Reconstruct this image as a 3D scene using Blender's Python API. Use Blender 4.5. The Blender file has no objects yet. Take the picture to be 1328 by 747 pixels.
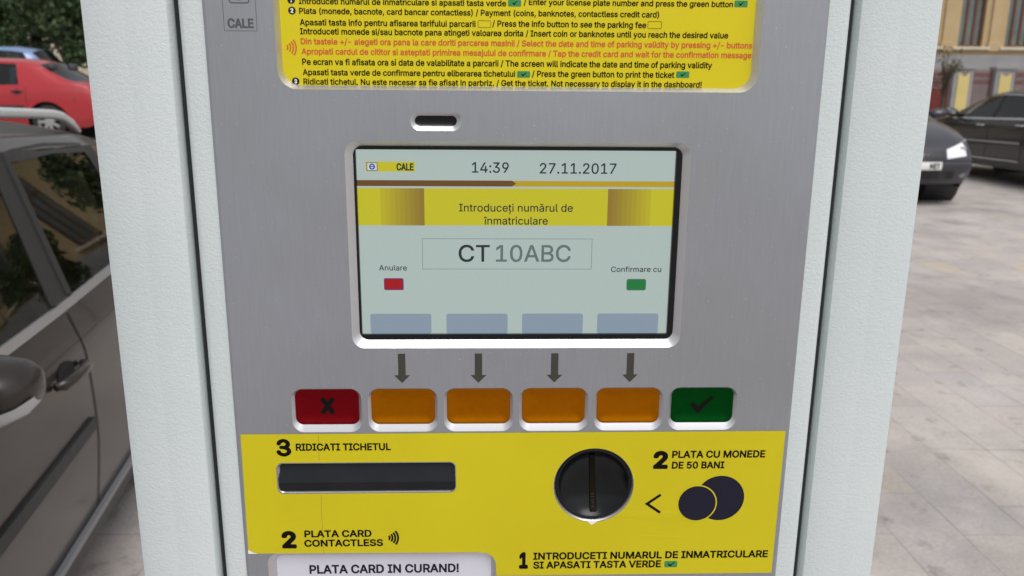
import bpy, bmesh, json, math, random
from mathutils import Vector, Matrix, noise
from mathutils.bvhtree import BVHTree
R = math.radians
random.seed(11)
C = bpy.context.scene.collection
SC = bpy.context.scene

# ------------------------------------------------------------------ camera
CAM = Vector((0.0, -0.3953, 1.45))
cd = bpy.data.cameras.new('camera'); cam = bpy.data.objects.new('camera', cd); C.objects.link(cam)
p_, yw_, rl_ = R(13.68), R(1.92), R(0.446)
fwd = Vector((math.sin(yw_)*math.cos(p_), math.cos(yw_)*math.cos(p_), -math.sin(p_)))
rgt = Vector((math.cos(yw_), -math.sin(yw_), 0)); upv = rgt.cross(fwd)
r2 = rgt*math.cos(rl_) + upv*math.sin(rl_); u2 = upv*math.cos(rl_) - rgt*math.sin(rl_)
mw = Matrix.Identity(4)
for i in range(3):
    mw[i][0] = r2[i]; mw[i][1] = u2[i]; mw[i][2] = -fwd[i]; mw[i][3] = CAM[i]
cam.matrix_world = mw
cd.sensor_width = 36; cd.lens = 36*1050/1328; cd.clip_start = 0.02; cd.clip_end = 2000
cd.dof.use_dof = True; cd.dof.focus_distance = 0.415; cd.dof.aperture_fstop = 17
SC.camera = cam

# ------------------------------------------------------------------ sky, sun, exposure
SUN_EL, SUN_AZ = 62.0, 150.0          # azimuth clockwise from +Y
w = bpy.data.worlds.new('World'); SC.world = w; w.use_nodes = True
nt = w.node_tree; nt.nodes.clear()
sky = nt.nodes.new('ShaderNodeTexSky'); sky.sky_type = 'NISHITA'; sky.sun_disc = False
sky.sun_elevation = R(SUN_EL); sky.sun_rotation = R(SUN_AZ)
sky.air_density = 1.0; sky.dust_density = 3.0; sky.ozone_density = 1.0
hs = nt.nodes.new('ShaderNodeHueSaturation'); hs.inputs['Saturation'].default_value = 0.14
bg = nt.nodes.new('ShaderNodeBackground'); bg.inputs['Strength'].default_value = 0.11
ow = nt.nodes.new('ShaderNodeOutputWorld')
nt.links.new(sky.outputs[0], hs.inputs['Color']); nt.links.new(hs.outputs[0], bg.inputs[0]); nt.links.new(bg.outputs[0], ow.inputs[0])
sl = bpy.data.lights.new('sun', 'SUN'); so = bpy.data.objects.new('sun', sl); C.objects.link(so)
sl.energy = 1.0; sl.angle = R(40); sl.color = (1.0, 0.97, 0.93)
sdir = Vector((math.sin(R(SUN_AZ))*math.cos(R(SUN_EL)), math.cos(R(SUN_AZ))*math.cos(R(SUN_EL)), math.sin(R(SUN_EL))))
so.rotation_euler = sdir.to_track_quat('Z', 'Y').to_euler(); so.location = (0, 0, 30)
SC.view_settings.view_transform = 'Standard'; SC.view_settings.look = 'None'
SC.view_settings.exposure = 0.5; SC.view_settings.gamma = 1.0
SC.cycles.max_bounces = 8; SC.cycles.transparent_max_bounces = 16

# ------------------------------------------------------------------ materials
def lin(c):
    return tuple(((v/255.0)/12.92 if v <= 10 else (((v/255.0)+0.055)/1.055)**2.4) for v in c)
def mat(name, col, rough=0.5, metal=0.0, coat=0.0, spec=0.5, emit=None, emit_s=1.0, alpha=1.0):
    m = bpy.data.materials.new(name); m.use_nodes = True
    b = m.node_tree.nodes['Principled BSDF']
    b.inputs['Base Color'].default_value = (*col, 1); b.inputs['Roughness'].default_value = rough
    b.inputs['Metallic'].default_value = metal; b.inputs['Coat Weight'].default_value = coat
    b.inputs['Specular IOR Level'].default_value = spec
    if coat: b.inputs['Coat Roughness'].default_value = 0.04
    if emit:
        b.inputs['Emission Color'].default_value = (*emit, 1); b.inputs['Emission Strength'].default_value = emit_s
    if alpha < 1: b.inputs['Alpha'].default_value = alpha
    return m
def nodes(m):
    t = m.node_tree; return t, t.nodes['Principled BSDF']
def coord(t, scale=(1, 1, 1), rot=(0, 0, 0), loc=(0, 0, 0)):
    tc = t.nodes.new('ShaderNodeTexCoord'); mp = t.nodes.new('ShaderNodeMapping')
    mp.inputs['Scale'].default_value = scale; mp.inputs['Rotation'].default_value = rot; mp.inputs['Location'].default_value = loc
    t.links.new(tc.outputs['Object'], mp.inputs[0]); return mp
def noise_tex(t, vec, scale, detail=4, rough=0.55):
    n = t.nodes.new('ShaderNodeTexNoise'); n.inputs['Scale'].default_value = scale
    n.inputs['Detail'].default_value = detail; n.inputs['Roughness'].default_value = rough
    t.links.new(vec.outputs[0], n.inputs['Vector']); return n
def ramp(t, src, stops):
    r = t.nodes.new('ShaderNodeValToRGB'); e = r.color_ramp.elements
    while len(e) < len(stops): e.new(0.5)
    for k, (p, c) in enumerate(stops):
        e[k].position = p; e[k].color = (*c, 1) if len(c) == 3 else c
    t.links.new(src, r.inputs[0]); return r
def bump(t, b, h, strength, dist):
    n = t.nodes.new('ShaderNodeBump'); n.inputs['Strength'].default_value = strength; n.inputs['Distance'].default_value = dist
    t.links.new(h, n.inputs['Height']); t.links.new(n.outputs[0], b.inputs['Normal']); return n
def mixc(t, fac, a, b_, mode='MIX'):
    m = t.nodes.new('ShaderNodeMix'); m.data_type = 'RGBA'; m.blend_type = mode
    for s, v in ((m.inputs[0], fac), (m.inputs[6], a), (m.inputs[7], b_)):
        if hasattr(v, 'type') and hasattr(v, 'is_linked'): t.links.new(v, s)
        else: s.default_value = v if isinstance(v, (int, float)) else (*v, 1)
    return m.outputs[2]
def varied(name, a, b_, scale, rough=0.6, bstr=0.0, bdist=0.002, bscale=None, **k):
    m = mat(name, a, rough, **k); t, b = nodes(m); v = coord(t)
    n = noise_tex(t, v, scale)
    t.links.new(ramp(t, n.outputs[0], [(0.3, a), (0.7, b_)]).outputs[0], b.inputs['Base Color'])
    if bstr:
        n2 = noise_tex(t, v, bscale or scale*4); bump(t, b, n2.outputs[0], bstr, bdist)
    return m

M = {}
def m_powder():
    m = mat('mint_powder_coat', (0.60, 0.655, 0.66), 0.42); t, b = nodes(m)
    v = coord(t, (1, 1, 1.25)); n = noise_tex(t, v, 900, 1, 0.4); n2 = noise_tex(t, v, 460, 1, 0.4)
    a = t.nodes.new('ShaderNodeMath'); a.operation = 'ADD'; t.links.new(n.outputs[0], a.inputs[0]); t.links.new(n2.outputs[0], a.inputs[1])
    bump(t, b, a.outputs[0], 0.29, 0.0005)
    g = noise_tex(t, v, 9, 3); t.links.new(ramp(t, g.outputs[0], [(0.3, (0.575, 0.635, 0.64)), (0.7, (0.62, 0.67, 0.675))]).outputs[0], b.inputs['Base Color'])
    return m
M['powder'] = m_powder()
def m_panel():
    m = mat('anodised_silver', (0.42, 0.43, 0.46), 0.38, 0.75); t, b = nodes(m)
    v = coord(t, (1, 1, 0.05)); n = noise_tex(t, v, 900, 3, 0.6)
    v2 = coord(t); g = noise_tex(t, v2, 7, 4)
    c = ramp(t, n.outputs[0], [(0.3, (0.352, 0.372, 0.408)), (0.7, (0.382, 0.402, 0.438))]).outputs[0]
    c2 = ramp(t, g.outputs[0], [(0.35, (0.93, 0.92, 0.90)), (0.65, (1.0, 1.0, 1.02))]).outputs[0]
    d1 = noise_tex(t, v2, 1100, 0); d2 = noise_tex(t, v2, 60, 2)
    sp = ramp(t, d1.outputs[0], [(0.80, (0, 0, 0)), (0.84, (1, 1, 1))]).outputs[0]; sm = ramp(t, d2.outputs[0], [(0.62, (0, 0, 0)), (0.80, (0.35,)*3)]).outputs[0]
    c3 = mixc(t, sp, mixc(t, 1.0, c, c2, 'MULTIPLY'), (0.62, 0.60, 0.57)); c3 = mixc(t, sm, c3, (0.36, 0.36, 0.37))
    t.links.new(c3, b.inputs['Base Color'])
    t.links.new(ramp(t, g.outputs[0], [(0.3, (0.36,)*3), (0.7, (0.44,)*3)]).outputs[0], b.inputs['Roughness'])
    return m
M['panel'] = m_panel()
M['bevel'] = mat('machined_aluminium_edge', (0.60, 0.60, 0.62), 0.42, 0.88)
M['black_gap'] = mat('black_rubber', (0.012, 0.018, 0.018), 0.7)
M['black_plastic'] = varied('black_plastic', (0.007, 0.009, 0.012), (0.011, 0.013, 0.016), 60, 0.38, spec=0.25)
M['gloss_black'] = mat('gloss_black_plastic', (0.004, 0.005, 0.006), 0.22, spec=0.28)
M['print_grey'] = mat('grey_print', (0.055, 0.052, 0.042), 0.6, spec=0.2)
M['engrave'] = mat('engraved_mark', (0.10, 0.10, 0.105), 0.6, 0.3)
M['ink'] = mat('black_ink', (0.006, 0.005, 0.005), 0.6, spec=0.08)
M['navy_ink'] = mat('navy_ink', (0.008, 0.008, 0.022), 0.5, spec=0.25)
M['red_ink'] = mat('red_ink', (0.62, 0.085, 0.02), 0.45)
M['green_ink'] = mat('green_ink', (0.03, 0.24, 0.07), 0.45)
M['white_paper'] = varied('white_card', (0.62, 0.61, 0.70), (0.66, 0.65, 0.73), 30, 0.6)
M['white_chip'] = mat('white_sticker_back', (0.85, 0.85, 0.82), 0.6)
def m_label():
    m = mat('yellow_vinyl', (0.62, 0.50, 0.012), 0.45, spec=0.25); t, b = nodes(m)
    v = coord(t); g = noise_tex(t, v, 14, 5)
    c = ramp(t, g.outputs[0], [(0.3, (0.575, 0.485, 0.008)), (0.7, (0.615, 0.525, 0.010))]).outputs[0]
    # the creases are real wear of the vinyl: fine vertical and horizontal lines
    vx = coord(t, (1, 1, 0.02)); n1 = noise_tex(t, vx, 160, 2)
    l1 = ramp(t, n1.outputs[0], [(0.71, (0, 0, 0)), (0.73, (1, 1, 1))]).outputs[0]
    c = mixc(t, l1, c, (0.56, 0.44, 0.012)); t.links.new(c, b.inputs['Base Color'])
    vz = coord(t, (0.06, 1, 1)); n2 = noise_tex(t, vz, 130, 2)
    l2 = ramp(t, n2.outputs[0], [(0.66, (0, 0, 0)), (0.72, (1, 1, 1))]).outputs[0]
    a = t.nodes.new('ShaderNodeMath'); a.operation = 'ADD'; t.links.new(l1, a.inputs[0]); t.links.new(l2, a.inputs[1])
    a2 = t.nodes.new('ShaderNodeMath'); a2.operation = 'ADD'; t.links.new(a.outputs[0], a2.inputs[0]); t.links.new(g.outputs[0], a2.inputs[1])
    bump(t, b, a2.outputs[0], 0.10, 0.0008)
    return m
M['label'] = m_label()
M['crease'] = mat('vinyl_crease', (0.22, 0.16, 0.01), 0.6)
M['signyellow'] = varied('yellow_sign', (0.66, 0.55, 0.008), (0.70, 0.58, 0.010), 12, 0.34, spec=0.3)
def m_lcd(name, px, k=0.73):
    c = lin(px); return mat(name, tuple(v*0.06 for v in c), 0.18, spec=0.35, emit=c, emit_s=k)
def m_lcdn(name, px, px2, scale, k=0.73):
    m = m_lcd(name, px, k); t, b = nodes(m); v = coord(t)
    n = noise_tex(t, v, scale, 3); t.links.new(ramp(t, n.outputs[0], [(0.3, lin(px)), (0.7, lin(px2))]).outputs[0], b.inputs['Emission Color'])
    return m
M['lcd_bg'] = m_lcdn('lcd_white', (160, 174, 171), (166, 180, 176), 2500)
M['lcd_yellow'] = m_lcdn('lcd_yellow', (176, 169, 30), (188, 181, 38), 2000)
M['lcd_gold'] = m_lcdn('lcd_gold', (165, 138, 30), (178, 152, 34), 2000)
M['lcd_brown'] = m_lcdn('lcd_brown', (92, 62, 26), (104, 72, 34), 2000)
M['lcd_dark'] = m_lcd('lcd_text', (30, 44, 46))
M['lcd_red'] = m_lcd('lcd_red', (150, 14, 24)); M['lcd_green'] = m_lcd('lcd_green', (24, 110, 55))
M['lcd_tab'] = m_lcdn('lcd_blue_grey', (122, 138, 154), (130, 146, 160), 2000)
M['lcd_line'] = m_lcd('lcd_line', (95, 110, 110)); M['lcd_blue'] = m_lcd('lcd_blue', (30, 50, 130))
M['lcd_pale'] = m_lcd('lcd_pale', (190, 196, 196))
def m_button(name, col):
    m = mat(name, col, 0.36, 0.85, spec=0.1); t, b = nodes(m); v = coord(t)
    n = noise_tex(t, v, 300, 3); t.links.new(ramp(t, n.outputs[0], [(0.2, tuple(x*0.93 for x in col)), (0.8, tuple(min(1, x*1.06) for x in col))]).outputs[0], b.inputs['Base Color'])
    bump(t, b, n.outputs[0], 0.05, 0.0002); return m
M['btn_red'] = m_button('red_anodised', (0.20, 0.004, 0.008))
M['btn_orange'] = m_button('orange_anodised', (0.40, 0.125, 0.0005))
M['btn_green'] = m_button('green_anodised', (0.001, 0.062, 0.008))

def m_paving():
    m = mat('stone_paving', (0.36, 0.33, 0.31), 0.75); t, b = nodes(m)
    tc = t.nodes.new('ShaderNodeTexCoord'); mp = t.nodes.new('ShaderNodeMapping')
    mp.inputs['Rotation'].default_value = (0, 0, R(90)); mp.inputs['Location'].default_value = (0.11, 0.07, 0)
    t.links.new(tc.outputs['Object'], mp.inputs[0])
    nz = noise_tex(t, mp, 1.3, 2); dist = t.nodes.new('ShaderNodeMix'); dist.data_type = 'VECTOR'
    dist.inputs[0].default_value = 0.012; t.links.new(mp.outputs[0], dist.inputs[4]); t.links.new(nz.outputs['Color'], dist.inputs[5])
    def brick(w_, h_, off, mort, bias=0.0):
        k = t.nodes.new('ShaderNodeTexBrick'); k.offset = off; k.offset_frequency = 2; k.squash = 1.35; k.squash_frequency = 3
        k.inputs['Scale'].default_value = 1.0; k.inputs['Brick Width'].default_value = w_; k.inputs['Row Height'].default_value = h_
        k.inputs['Mortar Size'].default_value = mort; k.inputs['Mortar Smooth'].default_value = 0.3; k.inputs['Bias'].default_value = bias
        k.inputs['Color1'].default_value = (0, 0, 0, 1); k.inputs['Color2'].default_value = (1, 1, 1, 1); k.inputs['Mortar'].default_value = (0.5, 0.5, 0.5, 1)
        t.links.new(dist.outputs[1], k.inputs['Vector']); return k
    k = brick(0.46, 0.235, 0.41, 0.0026)
    slab = ramp(t, k.outputs['Color'], [(0.0, (0.42, 0.395, 0.38)), (0.35, (0.49, 0.445, 0.425)), (0.6, (0.455, 0.43, 0.425)), (0.9, (0.51, 0.465, 0.435)), (0.985, (0.50, 0.47, 0.44)), (1.0, (0.56, 0.44, 0.30))])
    v = coord(t); g = noise_tex(t, v, 1.7, 5); st = noise_tex(t, v, 9, 6, 0.65); gr = noise_tex(t, v, 90, 4)
    c = mixc(t, 1.0, slab.outputs[0], ramp(t, g.outputs[0], [(0.3, (0.80, 0.79, 0.80)), (0.7, (1.06, 1.04, 1.02))]).outputs[0], 'MULTIPLY')
    c = mixc(t, 1.0, c, ramp(t, st.outputs[0], [(0.28, (0.55, 0.55, 0.55)), (0.42, (1, 1, 1))]).outputs[0], 'MULTIPLY')
    c = mixc(t, 1.0, c, ramp(t, gr.outputs[0], [(0.3, (0.86, 0.86, 0.86)), (0.7, (1.08, 1.08, 1.08))]).outputs[0], 'MULTIPLY')
    gum = t.nodes.new('ShaderNodeTexVoronoi'); gum.inputs['Scale'].default_value = 3.2; t.links.new(v.outputs[0], gum.inputs['Vector'])
    c = mixc(t, 1.0, c, ramp(t, gum.outputs['Distance'], [(0.035, (0.55, 0.54, 0.53)), (0.06, (1, 1, 1))]).outputs[0], 'MULTIPLY')
    pt = noise_tex(t, v, 0.7, 5, 0.7); c = mixc(t, 1.0, c, ramp(t, pt.outputs[0], [(0.38, (0.80, 0.80, 0.80)), (0.5, (1, 1, 1)), (0.66, (1.05, 1.03, 1.0))]).outputs[0], 'MULTIPLY')
    jn = noise_tex(t, v, 2.6, 3); jm = t.nodes.new('ShaderNodeMath'); jm.operation = 'MULTIPLY'
    t.links.new(k.outputs['Fac'], jm.inputs[0]); t.links.new(ramp(t, jn.outputs[0], [(0.36, (0.15,)*3), (0.62, (1, 1, 1))]).outputs[0], jm.inputs[1])
    c = mixc(t, jm.outputs[0], c, (0.20, 0.185, 0.17)); t.links.new(c, b.inputs['Base Color'])
    a = t.nodes.new('ShaderNodeMath'); a.operation = 'SUBTRACT'; t.links.new(gr.outputs[0], a.inputs[0]); t.links.new(k.outputs['Fac'], a.inputs[1])
    bump(t, b, a.outputs[0], 0.35, 0.004)
    return m
M['paving'] = m_paving()
M['asphalt'] = varied('asphalt', (0.045, 0.045, 0.047), (0.07, 0.068, 0.066), 2.2, 0.85, 0.4, 0.01, 60)

def m_paint(name, col, metal=0.0, rough=0.35, dirt=(0.12, 0.11, 0.10), amt=0.22, coat=0.9):
    m = mat(name, col, rough, metal, coat=coat); t, b = nodes(m); v = coord(t)
    n = noise_tex(t, v, 3.5, 6, 0.65); f = ramp(t, n.outputs[0], [(0.42, (0, 0, 0)), (0.85, (amt,)*3)]).outputs[0]
    t.links.new(mixc(t, f, col, dirt), b.inputs['Base Color'])
    n2 = noise_tex(t, v, 6, 2); bump(t, b, n2.outputs[0], 0.04, 0.01)
    return m
M['car_brown'] = m_paint('brown_metallic_paint', (0.021, 0.0155, 0.013), 0.25, 0.34, coat=0.35, amt=0.07)
M['car_red'] = m_paint('red_paint', (0.36, 0.010, 0.018), 0.0, 0.35, amt=0.03, coat=0.5)
M['car_blue'] = m_paint('blue_paint', (0.15, 0.25, 0.45), 0.1, 0.35)
M['car_dark'] = m_paint('dark_violet_paint', (0.030, 0.028, 0.042), 0.3, 0.3, amt=0.06, coat=0.6)
M['car_black'] = m_paint('black_paint', (0.005, 0.006, 0.008), 0.1, 0.25, amt=0.04, coat=0.45)
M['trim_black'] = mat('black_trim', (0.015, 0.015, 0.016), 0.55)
M['seam'] = mat('seam_shadow_gap', (0.006, 0.006, 0.006), 0.9)
M['tyre'] = varied('tyre_rubber', (0.018, 0.018, 0.018), (0.03, 0.03, 0.03), 20, 0.85)
M['alloy'] = mat('alloy_rim', (0.45, 0.45, 0.46), 0.35, 0.8)
M['chrome'] = mat('chrome_strip', (0.62, 0.62, 0.64), 0.22, 0.85)
M['rail'] = mat('silver_roof_rail', (0.60, 0.61, 0.63), 0.38, 0.4)
M['lamp_glass'] = varied('headlamp_lens', (0.70, 0.72, 0.75), (0.90, 0.92, 0.94), 26, 0.12, metal=0.1)
M['fog_lens'] = mat('fog_lamp_lens', (0.20, 0.21, 0.23), 0.2, 0.3)
M['tail_red'] = mat('tail_lamp', (0.30, 0.012, 0.01), 0.15, coat=0.6)
M['plate'] = mat('number_plate', (0.78, 0.78, 0.76), 0.4)
M['seat_tan'] = varied('tan_upholstery', (0.20, 0.135, 0.075), (0.27, 0.19, 0.11), 8, 0.8)
M['seat_grey'] = varied('grey_upholstery', (0.05, 0.05, 0.055), (0.08, 0.08, 0.085), 8, 0.85)
M['sill_grey'] = mat('grey_sill_trim', (0.16, 0.165, 0.18), 0.35)
M['cabin'] = mat('cabin_plastic', (0.025, 0.026, 0.028), 0.7)
def m_glass(name, tint, ior=1.2):
    m = bpy.data.materials.new(name); m.use_nodes = True; t = m.node_tree; t.nodes.clear()
    tr = t.nodes.new('ShaderNodeBsdfTransparent'); tr.inputs[0].default_value = (*tint, 1)
    gl = t.nodes.new('ShaderNodeBsdfGlossy'); gl.inputs['Roughness'].default_value = 0.015
    fr = t.nodes.new('ShaderNodeFresnel'); fr.inputs[0].default_value = ior
    mx = t.nodes.new('ShaderNodeMixShader'); o = t.nodes.new('ShaderNodeOutputMaterial')
    t.links.new(fr.outputs[0], mx.inputs[0]); t.links.new(tr.outputs[0], mx.inputs[1]); t.links.new(gl.outputs[0], mx.inputs[2])
    t.links.new(mx.outputs[0], o.inputs[0]); return m
M['glass'] = m_glass('tinted_car_glass', (0.52, 0.62, 0.57), 1.6)
M['glass_dark'] = m_glass('dark_car_glass', (0.25, 0.29, 0.29), 1.6)
M['stucco'] = varied('ochre_stucco', (0.46, 0.335, 0.175), (0.54, 0.405, 0.23), 0.9, 0.85, 0.3, 0.02, 18)
M['stucco_pale'] = varied('pale_render', (0.46, 0.40, 0.30), (0.55, 0.49, 0.38), 0.7, 0.85)
M['stone_sill'] = varied('pale_stone', (0.56, 0.50, 0.38), (0.64, 0.58, 0.46), 3, 0.8)
M['plinth'] = varied('grey_plinth_render', (0.25, 0.25, 0.26), (0.34, 0.335, 0.33), 1.2, 0.85, 0.3, 0.02, 20)
M['brown_frame'] = varied('brown_window_frame', (0.13, 0.045, 0.022), (0.17, 0.06, 0.03), 6, 0.5)
M['pane'] = varied('window_pane', (0.10, 0.13, 0.125), (0.20, 0.235, 0.22), 0.9, 0.12)
M['pillar_grey'] = varied('grey_pillar_render', (0.27, 0.27, 0.28), (0.34, 0.335, 0.34), 2, 0.85)
M['pillar_yellow'] = varied('pale_yellow_render', (0.66, 0.53, 0.19), (0.72, 0.58, 0.24), 2, 0.85)
M['fence_red'] = varied('oxide_red_iron', (0.125, 0.012, 0.011), (0.17, 0.022, 0.018), 5, 0.6)
M['bark'] = varied('bark', (0.045, 0.036, 0.028), (0.10, 0.08, 0.06), 9, 0.9, 0.6, 0.02, 25)
def m_leaf(name, cols):
    m = mat(name, cols[0], 0.6); t, b = nodes(m)
    g = t.nodes.new('ShaderNodeNewGeometry')
    t.links.new(ramp(t, g.outputs['Random Per Island'], [(i/(len(cols)-1), c) for i, c in enumerate(cols)]).outputs[0], b.inputs['Base Color'])
    return m
M['leaf_dark'] = m_leaf('dark_green_leaves', [(0.02, 0.045, 0.014), (0.045, 0.085, 0.028), (0.09, 0.13, 0.045)])
M['leaf_yellow'] = m_leaf('autumn_leaves', [(0.12, 0.13, 0.02), (0.35, 0.24, 0.02), (0.45, 0.28, 0.03)])
M['leaf_dry'] = m_leaf('dry_leaves', [(0.06, 0.06, 0.025), (0.12, 0.10, 0.05), (0.16, 0.13, 0.06)])

# ------------------------------------------------------------------ helpers
def link(name, me, m=None, parent=None, smooth=False):
    o = bpy.data.objects.new(name, me); C.objects.link(o)
    if m is not None:
        for x in (m if isinstance(m, (list, tuple)) else [m]): me.materials.append(x)
    if parent is not None: o.parent = parent
    if smooth:
        for p in me.polygons: p.use_smooth = True
    return o
def tag(o, label, cat, group=None, kind=None):
    if label: o['label'] = label
    if cat: o['category'] = cat
    if group: o['group'] = group
    if kind: o['kind'] = kind
    return o
def empty(name, loc, label, cat, rz=0.0, group=None, rx=0.0):
    o = bpy.data.objects.new(name, None); C.objects.link(o); o.location = loc; o.rotation_euler = (rx, 0, rz)
    o.empty_display_size = 0.2
    return tag(o, label, cat, group)
class MB:
    def __init__(s): s.v = []; s.f = []; s.mi = []
    def add(s, vs, fs, mi=0):
        n = len(s.v); s.v += [tuple(v) for v in vs]; s.f += [tuple(i+n for i in f) for f in fs]; s.mi += [mi]*len(fs)
        return s
    def box(s, c, d, mi=0, bev=0.0):
        bm = bmesh.new(); bmesh.ops.create_cube(bm, size=1)
        for v in bm.verts: v.co = Vector((v.co.x*d[0]+c[0], v.co.y*d[1]+c[1], v.co.z*d[2]+c[2]))
        if bev: bmesh.ops.bevel(bm, geom=list(bm.edges), offset=bev, segments=2, affect='EDGES', profile=0.5)
        bm.verts.index_update(); s.add([v.co for v in bm.verts], [[v.index for v in f.verts] for f in bm.faces], mi); bm.free(); return s
    def tube(s, pts, rad, n=8, mi=0, cap=True):
        pts = [Vector(p) for p in pts]; rs = rad if isinstance(rad, (list, tuple)) else [rad]*len(pts)
        vs = []; prev = None
        for i, p in enumerate(pts):
            d = (pts[min(i+1, len(pts)-1)]-pts[max(i-1, 0)]).normalized()
            a = Vector((0, 0, 1)) if abs(d.z) < 0.9 else Vector((1, 0, 0))
            x = d.cross(a).normalized() if prev is None else (prev - d*prev.dot(d)).normalized()
            prev = x; y = d.cross(x)
            for k in range(n):
                an = 2*math.pi*k/n; vs.append(p + (x*math.cos(an)+y*math.sin(an))*rs[i])
        fs = [(i*n+k, i*n+(k+1) % n, (i+1)*n+(k+1) % n, (i+1)*n+k) for i in range(len(pts)-1) for k in range(n)]
        if cap: fs += [tuple(range(n))[::-1], tuple(range((len(pts)-1)*n, len(pts)*n))]
        return s.add(vs, fs, mi)
    def loft(s, loops, closed=True, mi=0, cap0=False, cap1=False):
        n = len(loops[0]); vs = [v for l in loops for v in l]; fs = []
        for i in range(len(loops)-1):
            for k in range(n if closed else n-1):
                fs.append((i*n+k, i*n+(k+1) % n, (i+1)*n+(k+1) % n, (i+1)*n+k))
        if cap0: fs.append(tuple(range(n))[::-1])
        if cap1: fs.append(tuple(range((len(loops)-1)*n, len(loops)*n)))
        return s.add(vs, fs, mi)
    def mesh(s, name):
        me = bpy.data.meshes.new(name); me.from_pydata(s.v, [], s.f); me.update()
        for p, i in zip(me.polygons, s.mi): p.material_index = i
        return me
    def build(s, name, m, parent=None, smooth=False):
        return link(name, s.mesh(name), m, parent, smooth)
def recalc(me):
    bm = bmesh.new(); bm.from_mesh(me); bmesh.ops.recalc_face_normals(bm, faces=list(bm.faces)); bm.to_mesh(me); bm.free()
def rrect(x0, x1, z0, z1, r, n=8):
    out = []
    for cx, cz, a0 in ((x1-r, z0+r, -90), (x1-r, z1-r, 0), (x0+r, z1-r, 90), (x0+r, z0+r, 180)):
        for k in range(n+1):
            a = R(a0+90*k/n); out.append((cx+r*math.cos(a), cz+r*math.sin(a)))
    return out
def circ(cx, cz, r, n=48, r2=None):
    return [(cx+r*math.cos(2*math.pi*k/n), cz+(r2 or r)*math.sin(2*math.pi*k/n)) for k in range(n)]
_tmp = []
def fill2d(loops):
    """triangulate a 2-D outline with holes (even-odd)"""
    c = bpy.data.curves.new('tmp', 'CURVE'); c.dimensions = '2D'; c.fill_mode = 'FRONT'; c.resolution_u = 1
    for l in loops:
        s = c.splines.new('POLY'); s.points.add(len(l)-1); s.use_cyclic_u = True
        for p, q in zip(s.points, l): p.co = (q[0], q[1], 0, 1)
    o = bpy.data.objects.new('tmp', c); C.objects.link(o); bpy.context.view_layer.update()
    me = o.to_mesh(); vs = [tuple(v.co)[:2] for v in me.vertices]; fs = [tuple(p.vertices) for p in me.polygons]
    o.to_mesh_clear(); bpy.data.objects.remove(o); bpy.data.curves.remove(c)
    return vs, fs
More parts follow.
